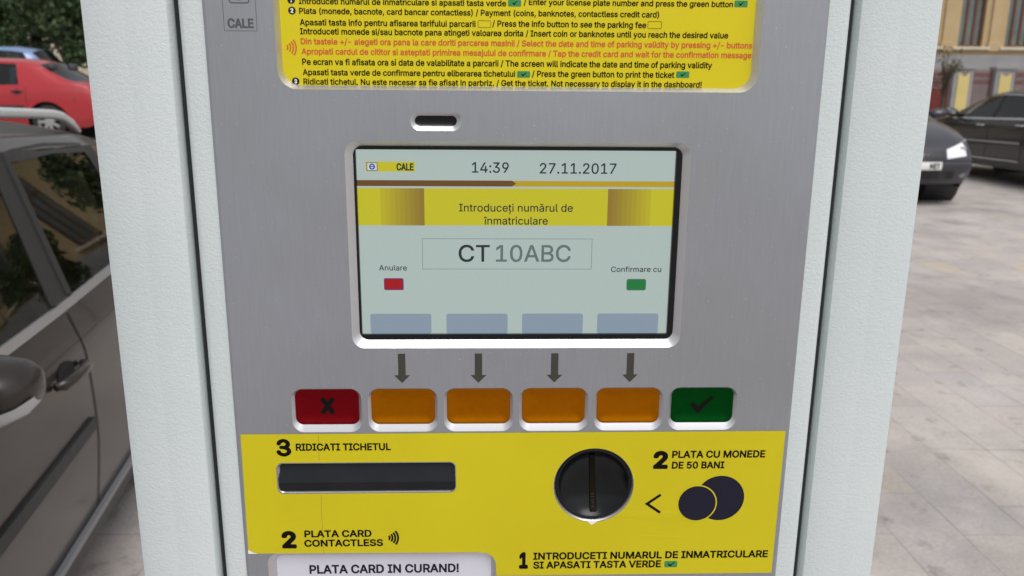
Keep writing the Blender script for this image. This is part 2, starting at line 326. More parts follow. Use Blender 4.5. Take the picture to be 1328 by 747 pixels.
# letter outlines in hundredths of the cap height: {cut: {character: [advance, [x, y, x, y ...] ...]}}
FONT = json.loads(r"""{"cond":{" ":[34,[]],"!":[35,[[14,0,22,0,26,3,28,7,28,15,25,20,20,22,12,21,8,17,6,13,6,9,8,4],[10,31,12,30,22,30,25,31,26,33,27,97,26,99,24,100,10,100,8,97,9,33]]],"(":[49,[[30,-17,43,-18,45,-15,34,16,31,29,30,40,31,56,34,71,45,102,45,104,43,106,31,105,28,102,19,80,13,53,13,34,16,16,22,-2]]],")":[49,[[5,-17,17,-18,21,-15,31,9,36,31,36,51,32,73,25,95,20,104,17,106,5,105,4,102,10,86,15,71,18,56,19,42,16,20,11,5,4,-13,3,-15]]],"+":[81,[[34,7,46,6,48,7,49,9,49,29,50,32,70,32,73,33,73,35,73,44,72,47,49,49,49,71,46,73,36,73,34,73,32,71,32,48,10,48,8,44,8,35,10,32,32,31,32,9]]],",":[34,[[5,-21,16,-22,18,-19,28,16,26,19,12,19,10,18,4,-17]]],"-":[81,[[19,35,61,35,63,37,63,48,62,51,59,51,19,51,17,48,17,37]]],".":[34,[[13,0,22,0,26,4,28,9,28,13,26,17,20,22,12,21,8,17,6,13,6,9,8,4]]],"/":[45,[[1,-13,13,-14,16,-11,45,101,43,104,31,104,29,101,0,-9,-1,-11]]],"A":[86,[[1,1,17,1,26,24,28,26,58,26,60,25,69,1,84,0,86,2,53,97,51,100,36,100,33,97,0,5,0,3],[34,43,33,45,42,73,44,72,53,45,50,43]]],"D":[90,[[9,1,42,0,56,2,69,9,79,20,83,29,85,40,86,53,84,64,82,73,77,82,72,89,66,93,56,98,44,100,12,100,9,100,8,97,8,3],[26,18,25,82,28,83,42,83,54,80,62,73,67,62,68,45,65,31,58,23,50,18,38,17,28,17]]],"E":[75,[[9,1,66,0,70,1,70,14,68,17,28,17,25,18,25,40,28,42,64,42,66,43,67,47,67,56,66,58,64,59,28,59,26,60,25,82,28,83,68,83,70,86,70,97,68,100,12,100,9,100,8,97,8,3]]],"G":[93,[[41,-1,58,0,72,6,83,17,86,24,88,32,89,50,88,52,86,53,50,53,48,52,47,50,48,38,50,37,70,36,69,30,64,22,54,17,42,17,33,21,26,30,22,43,23,61,28,74,36,81,44,84,54,83,60,81,64,77,72,64,84,64,87,65,88,68,86,76,78,88,68,96,54,101,44,101,36,100,22,93,16,87,10,79,5,61,5,39,7,28,12,19,16,13,24,6,32,2]]],"I":[54,[[4,1,48,0,51,3,51,14,50,16,38,17,36,18,36,82,51,84,51,97,49,100,6,100,4,100,2,97,3,84,6,83,16,83,18,82,18,80,18,18,16,17,3,16,2,14,2,3]]],"N":[94,[[9,1,24,0,26,3,26,68,67,1,84,0,86,2,86,95,86,97,84,100,72,100,68,97,68,33,26,100,10,100,8,97,8,3]]],"P":[80,[[9,1,22,0,24,1,25,3,26,34,48,34,56,36,66,42,72,49,76,62,75,78,69,89,60,96,52,99,44,100,12,100,9,100,8,97,8,3],[26,51,26,82,28,83,44,83,50,82,54,80,57,75,58,69,58,62,55,56,52,53,46,51]]],"R":[80,[[9,1,22,0,24,1,25,3,25,36,28,36,42,36,62,0,78,0,80,3,61,40,68,45,72,51,75,58,76,67,76,75,73,84,68,91,62,96,54,99,44,100,12,100,9,100,8,97,8,3],[26,53,26,82,28,83,46,83,52,81,56,78,58,73,59,67,57,60,54,56,46,54]]],"S":[80,[[32,-1,48,-1,61,3,71,12,76,23,75,36,72,43,68,48,58,54,32,63,28,65,24,69,24,76,28,80,34,84,40,84,46,84,52,81,55,78,57,72,60,70,72,70,75,72,73,83,68,90,60,97,48,101,32,100,20,96,10,87,6,76,8,63,11,56,16,52,26,46,52,38,56,35,58,32,58,25,55,21,50,17,42,15,34,16,27,19,23,23,22,30,20,31,8,32,4,30,6,19,11,10,20,3]]],"T":[80,[[33,1,47,0,49,3,49,82,51,83,77,84,78,86,78,97,76,100,6,100,4,100,3,97,2,86,4,83,29,83,31,82,31,3]]],"a":[70,[[22,-1,34,-1,46,3,48,0,60,0,63,1,63,3,63,50,62,58,60,64,56,69,46,75,32,77,20,74,10,68,5,58,4,56,6,54,18,50,26,58,32,61,38,61,42,59,46,54,46,50,44,49,22,45,12,41,6,36,4,32,2,21,6,10,12,3],[24,16,21,19,20,21,20,25,22,28,30,31,44,33,46,32,45,23,40,18,32,15]]],"b":[76,[[35,-1,44,-1,52,1,60,5,66,12,70,21,72,30,73,41,71,52,68,60,64,66,58,72,52,75,44,77,36,77,30,75,24,71,23,98,20,100,8,100,6,96,6,3,8,0,20,0,23,1,24,5,30,1],[34,16,30,19,25,25,24,34,24,45,26,52,30,58,36,60,42,60,50,56,54,50,55,41,55,30,51,21,46,17,40,15]]],"c":[71,[[31,-1,43,-1,55,3,63,11,68,21,68,23,65,25,54,28,49,21,45,17,41,15,35,15,29,17,23,25,21,34,21,45,25,54,29,58,35,61,43,60,48,56,53,48,65,51,68,54,64,63,59,69,51,74,43,77,29,76,17,70,8,61,4,47,3,30,6,21,9,14,13,9,19,4]]],"d":[76,[[29,-1,41,-1,51,4,55,0,67,0,69,1,70,96,69,98,67,100,55,100,53,98,52,74,51,72,45,75,39,77,25,76,19,73,13,68,6,56,3,39,4,28,6,19,10,12,15,6,21,2],[31,16,25,21,22,28,20,36,22,47,24,54,29,59,35,61,41,60,47,56,51,50,52,41,52,30,50,23,45,18,39,15]]],"e":[72,[[31,-1,43,-1,55,3,64,10,68,19,67,23,55,26,53,25,49,19,46,17,41,15,35,15,27,19,23,24,21,30,23,31,67,31,70,34,68,52,63,64,53,73,41,77,27,76,16,69,7,58,3,45,4,28,9,14,13,9,19,4],[23,47,21,47,22,50,26,56,31,60,37,61,43,60,47,57,51,47]]],"f":[45,[[13,1,26,0,29,3,29,58,30,60,42,60,44,64,44,73,43,75,30,76,29,78,29,82,30,86,32,87,42,86,44,89,47,100,45,102,42,103,30,104,20,100,15,95,13,91,11,78,10,76,0,76,-2,73,-2,62,0,60,10,60,11,58,11,3]]],"g":[76,[[29,-27,43,-27,55,-24,63,-18,68,-10,70,1,70,72,70,74,67,76,55,76,51,72,45,75,39,77,25,75,19,73,13,68,6,56,3,43,3,30,7,19,12,10,19,5,29,1,41,1,51,6,52,4,51,-5,47,-9,43,-11,35,-11,29,-10,19,-1,7,-7,6,-10,7,-12,13,-20,21,-25],[29,19,24,23,21,30,20,39,22,48,24,54,29,59,35,61,41,60,47,57,51,50,53,39,51,28,47,21,43,18,35,17]]],"h":[73,[[8,1,20,0,22,1,24,3,24,49,25,53,28,57,36,61,44,59,48,56,49,51,50,2,52,0,64,0,67,3,67,49,64,63,58,71,48,76,36,77,24,72,23,97,20,100,8,100,6,97,6,3]]],"i":[30,[[8,1,20,0,22,1,24,3,24,73,22,75,20,76,8,76,6,73,6,3],[12,82,16,82,20,83,25,89,26,93,24,97,18,102,10,102,7,100,5,95,4,91,6,86]]],"j":[30,[[-4,-26,5,-26,13,-23,19,-18,23,-10,24,73,21,76,9,76,6,73,6,-4,5,-8,-3,-10,-5,-12,-5,-23],[11,82,19,82,23,85,25,89,25,96,22,100,19,102,11,102,7,99,5,95,5,88,8,84]]],"k":[68,[[8,1,22,1,24,3,24,27,26,30,28,30,51,1,66,0,68,1,70,3,68,6,40,42,66,70,68,73,66,75,64,76,50,76,24,50,23,97,20,100,8,100,6,97,6,3]]],"l":[34,[[19,0,32,0,35,2,35,5,32,16,26,16,24,18,24,97,22,99,20,100,10,100,7,99,6,97,6,16,10,6,14,2]]],"m":[109,[[8,1,20,0,22,1,24,3,24,51,28,58,36,61,42,59,46,53,46,3,48,0,60,0,62,1,63,3,63,51,67,58,74,61,82,58,85,53,86,3,88,0,101,1,103,3,103,53,101,62,97,69,90,74,80,77,68,76,58,69,56,69,50,75,42,77,32,76,24,72,22,75,20,76,7,75,6,73,6,5]]],"n":[73,[[8,1,20,0,22,1,24,3,24,51,29,58,32,60,38,61,46,58,49,51,50,2,54,0,64,0,66,1,67,53,63,64,56,73,50,76,42,77,32,76,24,72,22,75,20,76,7,75,6,73,6,5]]],"o":[74,[[31,-1,45,-1,57,5,66,14,71,30,71,47,66,61,61,67,56,72,43,77,29,76,17,70,8,61,4,47,3,30,6,21,9,14,13,9,19,4],[31,16,25,21,22,28,20,36,21,45,25,54,29,58,35,61,41,60,47,57,52,50,54,41,53,30,49,21,45,17,39,15]]],"p":[76,[[8,-26,20,-26,22,-26,24,-23,24,4,34,-1,48,-1,54,1,60,5,68,16,73,32,73,43,71,51,66,65,60,70,54,74,48,76,40,77,32,76,24,71,22,75,20,76,8,76,6,73,6,-23],[34,16,30,18,26,25,24,34,24,45,26,52,30,58,36,60,42,60,48,58,53,51,55,43,55,32,52,23,48,18,42,15]]],"r":[46,[[8,1,20,0,22,1,24,3,24,51,27,56,30,58,36,60,44,59,46,61,47,73,46,75,44,77,32,76,24,72,20,76,10,76,7,75,6,73,6,3]]],"s":[65,[[25,-1,37,-1,49,2,59,10,62,19,61,30,55,39,47,43,27,49,23,52,23,56,25,58,33,61,41,59,47,51,60,54,61,56,61,58,55,68,49,73,41,76,29,77,18,74,10,67,6,58,6,47,11,39,21,33,41,27,45,23,44,19,41,17,33,15,24,17,22,19,19,25,17,26,5,23,3,21,3,19,9,8,15,3]]],"t":[41,[[24,0,34,-1,41,2,38,15,36,16,28,16,26,17,26,22,26,59,39,61,40,72,38,76,26,77,26,90,24,93,12,93,10,92,8,90,8,77,0,76,-2,75,-2,64,0,60,8,59,8,20,10,11,16,3]]],"u":[73,[[27,0,38,0,48,4,52,0,64,0,67,2,67,72,67,74,64,76,52,76,50,74,49,26,47,22,44,18,36,16,28,18,25,22,24,26,23,74,20,76,10,76,7,74,6,28,8,17,11,11,14,6,20,2]]],"v":[70,[[27,1,40,0,42,1,44,3,69,71,70,73,68,76,54,76,52,75,36,30,34,29,17,75,2,76,0,73]]],"w":[101,[[23,1,35,0,37,1,39,3,51,46,63,2,65,0,79,1,100,71,99,75,85,76,83,74,71,31,59,75,45,76,43,75,31,32,18,75,2,75,1,73,1,71]]],"y":[70,[[10,-26,18,-27,26,-25,32,-21,36,-15,69,71,70,73,68,76,54,76,52,75,36,30,34,29,17,75,14,76,4,76,1,75,1,71,26,3,22,-6,20,-9,16,-10,10,-10,8,-11,5,-22,6,-24]]],"z":[68,[[6,1,62,1,64,3,64,14,62,16,32,17,29,18,62,62,63,73,61,75,10,76,6,75,5,62,7,60,36,59,38,58,5,14,4,3]]]},"bold":{" ":[34,[]],"!":[36,[[14,0,19,-1,23,0,28,4,31,9,31,13,30,17,27,22,23,24,19,25,13,24,9,22,6,17,5,11,6,6,10,2],[13,28,25,29,28,33,29,94,27,99,25,100,11,100,8,99,7,97,7,33,9,30]]],"0":[83,[[35,-1,43,-1,51,0,59,3,65,8,71,15,74,21,79,39,78,61,76,72,73,81,69,87,63,94,55,99,47,101,39,101,30,100,24,97,18,92,12,85,9,79,4,61,4,39,6,28,10,19,14,12,20,6,26,2],[39,19,33,22,28,30,25,41,25,57,27,68,30,75,37,80,43,81,49,79,55,70,57,59,58,43,56,32,51,24,45,19]]],"5":[83,[[33,-1,47,-1,59,4,68,10,74,21,76,30,76,41,73,50,67,59,59,65,51,68,41,69,31,68,33,80,67,80,70,81,72,85,72,94,72,97,69,99,18,100,14,99,13,96,7,50,8,47,12,45,24,44,33,48,43,49,47,47,51,44,55,37,55,30,53,26,49,21,43,19,37,19,32,21,29,25,27,30,24,33,10,33,6,30,6,26,8,19,13,10,22,3]]],"A":[88,[[1,1,15,0,19,1,29,25,60,25,68,3,70,1,84,0,87,1,89,3,89,7,56,95,53,99,51,100,37,100,35,100,32,97,-2,7,-1,3],[37,45,36,47,43,67,51,47,49,45]]],"B":[83,[[9,1,45,0,57,1,70,6,74,9,78,15,81,25,81,36,78,44,71,51,70,53,76,62,78,69,77,75,74,86,70,91,63,96,55,99,45,100,10,100,7,97,6,5,7,3],[29,20,28,23,28,38,29,41,51,40,55,38,59,34,60,27,55,22,47,20],[29,61,28,62,28,78,29,80,49,79,53,78,55,75,56,69,54,64,51,62,45,61]]],"C":[93,[[41,-1,58,0,66,2,74,6,80,11,85,17,89,24,91,32,90,36,88,38,74,38,71,37,67,28,63,24,58,21,50,19,43,20,37,22,32,26,28,32,24,46,25,60,29,70,37,78,48,81,59,79,65,74,71,63,74,62,88,62,91,65,90,72,88,79,80,89,70,96,56,101,45,101,37,100,29,97,21,92,15,86,9,79,5,70,3,61,2,50,3,39,6,28,11,19,17,11,24,6,32,2]]],"D":[92,[[9,1,43,0,57,2,64,5,72,9,82,20,86,29,89,40,89,51,88,62,86,71,82,80,77,86,70,92,59,97,47,100,10,100,7,97,6,5,7,3],[29,20,28,23,28,80,45,80,53,78,61,72,66,62,68,47,65,34,60,27,53,22,45,20]]],"E":[77,[[9,1,68,0,71,1,73,3,74,16,72,18,70,20,29,20,28,23,28,38,29,40,65,40,69,42,70,47,70,56,69,58,67,60,29,61,28,62,28,80,70,80,72,82,73,86,73,95,72,97,70,100,10,100,7,97,6,5,7,3]]],"H":[94,[[9,1,22,0,25,1,27,3,28,40,29,41,65,41,67,38,67,3,72,0,84,0,88,3,89,95,86,99,72,100,67,97,67,62,65,61,29,61,28,62,27,97,25,100,22,100,10,100,7,97,6,5,7,3]]],"I":[55,[[3,1,50,0,54,3,54,16,53,18,50,20,40,20,38,23,38,78,40,80,50,80,53,82,54,84,54,95,52,99,48,100,5,100,1,97,1,86,2,82,5,80,15,80,17,78,17,23,15,20,5,20,2,18,1,16,1,5,1,3]]],"L":[72,[[9,1,65,0,70,2,71,5,71,16,70,18,68,20,28,20,28,95,27,98,22,100,10,100,7,97,6,95,6,5,7,3]]],"M":[115,[[9,1,22,0,27,3,27,45,29,49,48,3,51,0,61,0,65,1,67,3,86,50,87,45,88,3,92,0,106,1,109,5,109,95,106,99,86,100,83,97,57,35,32,97,29,100,10,100,8,99,6,95,6,5,7,3]]],"N":[96,[[9,1,22,0,25,1,27,3,28,58,29,60,68,1,70,0,84,0,88,1,90,5,90,95,88,99,86,100,74,100,71,100,69,97,68,39,29,98,25,100,10,100,7,97,6,5,7,3]]],"O":[97,[[41,-1,52,-1,60,0,68,3,76,7,82,13,88,21,92,30,94,39,95,50,94,61,91,72,87,81,82,87,74,94,66,98,56,101,45,101,37,100,29,97,21,92,15,86,9,79,5,70,3,61,2,50,3,39,6,28,11,19,17,11,24,6,32,2],[39,21,31,27,26,37,24,48,25,61,29,70,35,77,45,80,56,80,65,74,71,65,74,52,72,38,67,28,60,22,50,19]]],"P":[81,[[9,1,22,0,25,1,27,3,28,31,29,33,49,33,59,36,70,42,75,49,78,56,79,62,79,75,74,87,70,91,64,95,55,99,45,100,10,100,7,97,6,5,7,3],[29,53,28,56,28,80,47,80,51,79,55,75,57,71,58,64,57,60,53,56,47,53]]],"R":[82,[[9,1,22,0,25,1,27,3,28,34,31,35,41,35,43,34,61,1,63,0,78,0,80,1,83,3,83,7,65,38,65,40,72,45,76,51,79,58,80,67,79,75,76,84,72,90,65,95,57,98,47,100,10,100,7,97,6,5,7,3],[29,55,28,58,28,80,47,80,53,78,56,75,58,71,58,64,56,60,54,58,47,55]]],"S":[82,[[32,-1,49,-1,64,3,74,12,79,23,80,32,78,39,75,45,70,50,59,56,33,64,29,66,26,69,26,74,29,77,35,80,41,81,47,80,53,78,56,74,57,69,59,67,74,67,78,69,78,72,77,78,75,85,71,89,63,96,51,100,35,101,21,96,10,88,7,83,5,76,5,69,6,63,9,56,13,52,25,45,51,37,55,35,58,32,58,28,55,23,49,20,41,19,35,19,29,22,25,25,23,32,21,34,6,34,3,32,2,28,3,21,10,10,21,2]]],"T":[82,[[33,1,48,0,51,3,52,5,52,80,79,81,81,83,81,86,81,95,79,99,7,100,4,100,1,97,1,84,3,81,5,80,30,80,30,5,31,3]]],"U":[95,[[39,-1,53,-1,68,3,78,10,86,21,88,28,89,37,89,94,88,97,86,99,72,100,68,97,66,32,65,28,61,23,55,20,49,19,41,20,35,23,31,27,28,32,28,94,27,98,22,100,10,100,7,98,6,96,6,34,8,23,13,15,20,7,29,2]]],"V":[88,[[35,1,51,0,55,3,89,93,89,97,86,100,72,100,68,97,45,34,43,34,20,97,17,100,15,100,2,100,-1,97,-2,93,33,3]]]},"heavy":{"1":[76,[[10,1,67,0,70,2,72,5,73,18,70,22,67,24,54,25,54,93,52,97,48,100,31,100,10,85,8,82,7,67,9,63,10,61,16,60,27,67,28,67,28,25,27,24,12,24,9,23,7,21,5,18,5,7,7,3]]],"2":[76,[[8,1,66,0,70,2,72,5,72,18,70,23,66,24,43,25,64,49,68,56,71,64,71,75,68,84,61,93,53,98,48,100,40,101,33,101,25,99,20,97,14,93,10,89,6,82,4,75,4,67,5,64,8,61,21,60,25,62,28,64,30,73,35,76,38,77,43,75,45,73,46,69,45,64,40,58,4,18,4,5,5,3]]],"3":[70,[[26,1,33,0,42,1,53,6,58,10,62,15,65,21,67,26,67,32,65,39,62,46,57,51,61,60,63,66,63,75,62,80,58,87,53,93,45,97,36,100,26,99,15,94,7,86,3,75,4,69,6,66,9,64,13,63,19,66,22,69,24,75,29,79,35,80,38,79,41,77,43,73,43,68,40,63,36,61,24,62,20,61,15,57,14,51,16,46,20,43,31,42,40,39,44,37,47,32,47,28,45,24,42,22,36,20,27,21,22,25,19,32,17,35,11,37,8,37,5,35,1,30,0,26,2,21,7,12,16,5]]]},"black":{"C":[68,[[30,-1,36,-1,43,0,49,2,55,6,60,11,64,17,67,24,69,32,68,37,66,38,63,39,52,39,50,37,47,28,45,24,40,21,36,20,31,21,28,23,23,30,20,43,20,59,23,70,28,77,34,80,39,79,42,78,47,72,50,63,54,61,64,61,67,63,69,65,66,79,60,90,51,97,45,100,39,101,31,101,25,99,19,96,13,91,9,85,4,76,2,68,0,59,0,48,1,37,3,28,6,19,10,12,16,6,22,2]]],"A":[64,[[0,1,12,0,15,1,17,5,22,24,24,25,42,25,48,4,51,0,62,0,67,3,67,7,42,95,42,97,39,100,27,100,24,99,22,97,-3,7,-3,3],[28,47,31,58,33,59,36,47,34,46,30,46]]],"L":[53,[[6,1,49,0,52,1,54,5,54,16,53,18,51,20,23,21,22,23,22,95,20,98,17,100,7,100,4,98,3,95,3,5,3,3]]],"E":[56,[[6,1,50,0,53,1,55,3,56,16,53,20,50,21,23,21,22,23,22,38,23,40,49,40,52,42,53,45,53,56,52,58,50,60,47,61,23,61,22,62,22,78,23,79,50,79,53,80,55,82,55,95,54,97,52,100,9,100,6,99,3,97,3,93,3,5,3,3]]]},"reg":{" ":[37,[]],".":[37,[[15,0,20,-1,24,0,29,6,29,11,28,15,22,20,17,20,13,18,8,13,8,9,10,4]]],"0":[89,[[38,-1,46,-1,54,0,61,3,68,7,72,13,77,21,81,39,81,63,78,74,75,83,70,90,63,96,57,99,50,101,41,101,35,100,28,97,21,92,17,87,12,79,8,61,8,39,10,28,13,19,17,13,24,6,30,2],[39,14,31,19,26,30,24,43,24,61,27,74,32,82,39,86,48,87,52,85,57,82,63,72,66,57,65,39,62,26,57,18,52,15,48,13]]],"1":[89,[[14,1,78,1,79,12,78,14,58,14,56,16,56,97,55,100,38,100,16,84,15,82,15,71,16,68,18,68,38,82,40,80,40,16,38,14,16,14,14,13]]],"2":[89,[[11,1,78,1,78,12,77,14,38,14,35,16,65,47,72,56,76,64,77,75,74,84,69,92,60,98,47,101,33,100,22,94,18,90,14,84,12,78,11,71,14,69,25,69,27,71,28,78,31,82,36,85,42,87,49,87,55,84,60,78,61,71,59,64,53,56,11,12]]],"3":[89,[[35,-1,49,-1,62,3,71,9,77,19,79,26,79,32,77,39,74,46,69,51,62,55,49,59,74,87,75,90,75,98,73,100,14,100,12,98,12,87,14,86,52,85,29,59,29,50,29,48,32,47,49,46,58,41,61,37,63,30,62,25,60,20,57,17,51,14,45,13,38,13,32,15,27,18,25,21,23,28,7,28,8,19,14,10,23,3]]],"4":[89,[[54,1,68,0,69,3,69,18,70,20,81,20,83,23,82,34,81,34,70,34,69,36,69,62,68,63,55,64,54,62,54,36,53,35,29,34,26,34,25,36,63,97,62,100,48,100,46,98,6,31,7,20,53,20]]],"7":[89,[[18,1,33,0,35,3,79,86,79,97,77,100,11,99,11,86,57,86,60,84,18,3]]],"9":[89,[[24,1,41,1,67,38,76,56,78,69,75,82,71,89,67,93,62,97,55,100,42,101,29,98,19,91,13,80,11,71,11,62,13,54,18,47,22,43,29,39,38,37,46,37,48,36,24,3],[38,51,31,55,28,60,27,67,28,75,32,82,38,86,44,87,51,86,57,82,61,75,63,67,61,60,57,55,51,51,44,50]]],":":[37,[[15,0,20,-1,24,0,29,6,29,11,28,15,22,20,17,20,13,18,8,13,8,9,10,4],[14,53,17,51,22,52,26,54,28,57,30,61,29,66,24,71,20,72,15,72,11,69,9,66,9,58,11,55]]],"A":[94,[[2,1,18,1,27,25,28,27,31,27,66,27,76,1,92,1,93,3,55,100,39,100,37,97,2,3],[35,41,33,42,46,79,48,78,61,42,59,41]]],"B":[90,[[10,1,48,0,59,1,66,2,72,6,77,9,80,14,84,25,83,36,78,45,70,51,69,53,74,57,78,62,80,69,80,78,75,89,68,95,61,98,52,100,11,99],[28,14,26,16,26,18,26,42,28,44,55,43,61,40,66,36,68,31,68,25,66,20,61,17,52,15],[28,58,26,60,26,84,28,86,52,85,59,83,62,80,64,75,64,69,61,64,57,60,48,58]]],"C":[100,[[45,-1,62,0,71,2,78,6,84,11,89,17,92,24,95,32,93,34,79,34,75,24,70,19,62,15,53,14,44,15,38,18,31,23,26,30,23,43,23,61,25,68,29,74,38,82,49,86,62,85,68,82,73,78,76,74,79,66,93,66,95,68,91,79,84,90,73,97,60,101,49,101,40,100,31,96,24,92,18,86,13,79,9,70,7,61,6,50,7,39,10,28,14,19,20,12,27,6,35,2]]],"I":[59,[[5,1,54,1,54,14,40,14,38,16,38,84,40,86,53,86,54,86,55,97,53,100,5,99,5,86,20,85,21,84,21,16,20,15,5,14]]],"T":[88,[[37,1,51,0,52,3,52,84,53,86,82,86,84,89,84,97,82,100,5,99,5,86,34,86,36,84,36,3]]],"a":[77,[[25,-1,33,-2,40,-1,47,2,51,5,53,1,55,0,66,0,68,1,68,50,67,58,62,68,58,71,51,74,38,76,23,74,13,67,7,58,7,56,20,52,25,58,29,61,33,62,40,63,44,62,49,60,52,54,52,50,51,48,20,42,11,38,6,32,5,28,4,21,7,11,14,3],[25,14,21,17,20,21,21,25,22,28,31,31,51,34,52,32,52,23,47,16,42,14,36,12,29,13]]],"c":[78,[[34,-1,47,-1,58,3,67,10,73,21,72,23,60,25,55,19,52,15,47,13,41,12,32,14,28,18,24,23,21,34,22,45,25,54,32,61,39,62,47,62,53,58,58,50,61,50,72,53,73,54,70,61,65,68,56,73,47,76,39,76,32,75,25,73,19,69,14,65,10,59,6,45,5,36,6,28,11,14,16,8,21,4,28,1]]],"d":[83,[[32,-1,41,-1,47,0,54,3,58,7,61,0,72,0,75,1,75,98,74,100,61,100,59,98,59,69,58,68,54,72,47,75,39,76,30,75,23,73,17,68,12,63,8,56,6,47,5,39,6,28,8,19,12,12,18,6,25,1],[32,14,26,19,22,28,21,36,22,47,25,54,30,59,36,62,45,62,52,58,58,50,59,39,58,28,54,19,49,14,41,12]]],"e":[79,[[34,-1,47,-1,58,2,65,6,69,10,74,19,72,21,61,24,52,15,45,13,39,13,30,16,26,19,23,23,21,32,72,32,74,32,75,34,74,50,72,56,68,63,64,67,58,72,45,76,36,76,30,75,19,69,14,65,10,58,5,45,5,36,6,28,11,14,16,8,21,4,28,1],[23,45,21,47,26,56,32,61,39,62,45,62,52,59,56,54,58,47,56,45]]],"f":[50,[[15,1,29,1,30,60,31,62,45,62,47,64,46,74,44,75,31,76,30,78,30,84,33,89,37,90,44,89,46,90,49,100,49,102,46,103,33,104,22,100,18,95,15,91,13,76,2,75,-1,73,0,63,13,62,14,60]]],"i":[33,[[9,1,22,0,24,3,24,73,22,75,11,75,9,75,9,73],[14,84,18,84,22,86,26,91,26,97,20,102,16,103,12,102,9,100,7,96,6,93,8,89,11,85]]],"l":[37,[[22,0,33,0,36,0,37,2,34,13,27,14,25,16,24,18,24,99,22,100,11,100,9,99,9,97,9,16,10,9,13,5,16,2]]],"m":[120,[[9,1,23,1,24,3,25,51,26,56,30,60,36,62,40,63,48,60,50,58,52,53,53,1,67,1,68,53,73,60,77,62,82,63,86,62,91,60,94,58,95,53,96,1,110,0,111,3,111,53,110,60,107,67,99,73,88,77,82,77,75,75,62,66,55,73,47,77,35,75,29,72,25,68,24,73,22,75,9,75]]],"n":[81,[[9,1,23,1,24,3,24,45,25,51,27,56,31,60,36,62,42,62,47,62,51,59,54,56,56,51,57,1,71,1,72,53,69,63,62,71,53,75,42,76,31,73,25,68,24,73,22,75,9,75]]],"o":[82,[[34,-1,47,-1,54,1,61,4,65,8,71,14,76,28,76,43,75,52,72,58,67,65,63,69,56,73,50,76,41,76,34,76,28,74,21,71,16,67,11,61,6,47,5,39,5,30,10,16,14,10,21,4,28,1],[32,14,25,20,22,28,21,39,22,47,25,55,32,61,39,62,47,62,55,56,60,47,61,36,59,25,55,19,50,14,41,12]]],"r":[51,[[9,1,23,1,24,3,25,51,29,58,33,60,40,62,49,61,50,64,49,76,36,76,30,73,25,69,22,75,9,75]]],"t":[45,[[27,0,37,-1,42,0,44,2,41,13,40,14,33,13,29,14,27,20,27,61,40,62,42,64,42,72,41,75,40,75,29,75,27,77,26,92,13,93,12,92,11,90,11,77,9,75,0,75,-1,64,2,62,11,61,12,13,14,9,17,4]]],"u":[81,[[29,0,38,-1,44,0,51,3,55,7,58,1,69,0,71,0,72,2,72,72,71,75,60,75,57,74,56,30,55,24,53,19,49,15,40,13,31,15,27,19,25,24,24,74,22,75,11,75,9,74,9,28,10,17,13,11,16,6,22,2]]],"\u00ee":[33,[[9,1,22,0,24,3,24,73,22,75,11,75,9,75,9,73],[-7,84,-4,82,7,83,16,92,18,91,24,83,27,82,38,82,40,84,39,86,24,102,22,104,20,104,9,103,-6,86]]],"\u0103":[77,[[25,-1,33,-2,40,-1,47,2,51,5,53,1,55,0,66,0,68,1,68,50,67,58,62,68,58,71,51,74,38,76,23,74,13,67,7,58,7,56,20,52,25,58,29,61,33,62,40,63,44,62,49,60,52,54,52,50,51,48,20,42,11,38,6,32,5,28,4,21,7,11,14,3],[25,14,21,17,20,21,21,25,22,28,31,31,51,34,52,32,52,23,47,16,42,14,36,12,29,13],[32,83,42,83,51,87,55,91,57,96,58,102,58,103,47,103,44,97,42,95,38,94,31,96,27,104,18,104,16,102,17,96,20,90,26,85]]],"\u021b":[45,[[13,-31,24,-31,33,-7,33,-5,31,-4,20,-4,18,-5,12,-29],[29,0,40,0,44,2,41,13,40,14,33,13,29,14,27,19,27,61,29,62,40,62,42,63,42,74,40,75,29,75,27,77,26,92,24,93,13,93,11,91,11,77,9,75,0,75,0,63,2,62,11,61,11,19,13,11,15,6,20,2]]]}}""")
_G = {}
def glyph(cut, ch):
    if (cut, ch) not in _G:
        adv, ls = FONT[cut][ch]
        _G[(cut, ch)] = (adv/100.0, fill2d([[(l[i]/100.0, l[i+1]/100.0) for i in range(0, len(l), 2)] for l in ls]) if ls else ([], []))
    return _G[(cut, ch)]
def text2d(s, x0, x1, zb, cap, cut='bold', fit=None):
    """text as flat triangles, fitted to the width x0..x1 and the cap height"""
    vs, fs, x = [], [], 0.0
    for ch in s:
        adv, (gv, gf) = glyph(cut, ch); n = len(vs)
        vs += [(x+v[0], v[1]) for v in gv]; fs += [tuple(i+n for i in f) for f in gf]; x += adv
    if fit is not None: mn, mx = fit
    else: mn = min(v[0] for v in vs); mx = max(v[0] for v in vs)
    k = (x1-x0)/(mx-mn)
    return [(x0+(v[0]-mn)*k, zb+v[1]*cap) for v in vs], fs
def text_ext(s, cut):
    vs, x = [], 0.0
    for ch in s:
        adv, (gv, gf) = glyph(cut, ch); vs += [x+v[0] for v in gv]; x += adv
    return min(vs), max(vs)

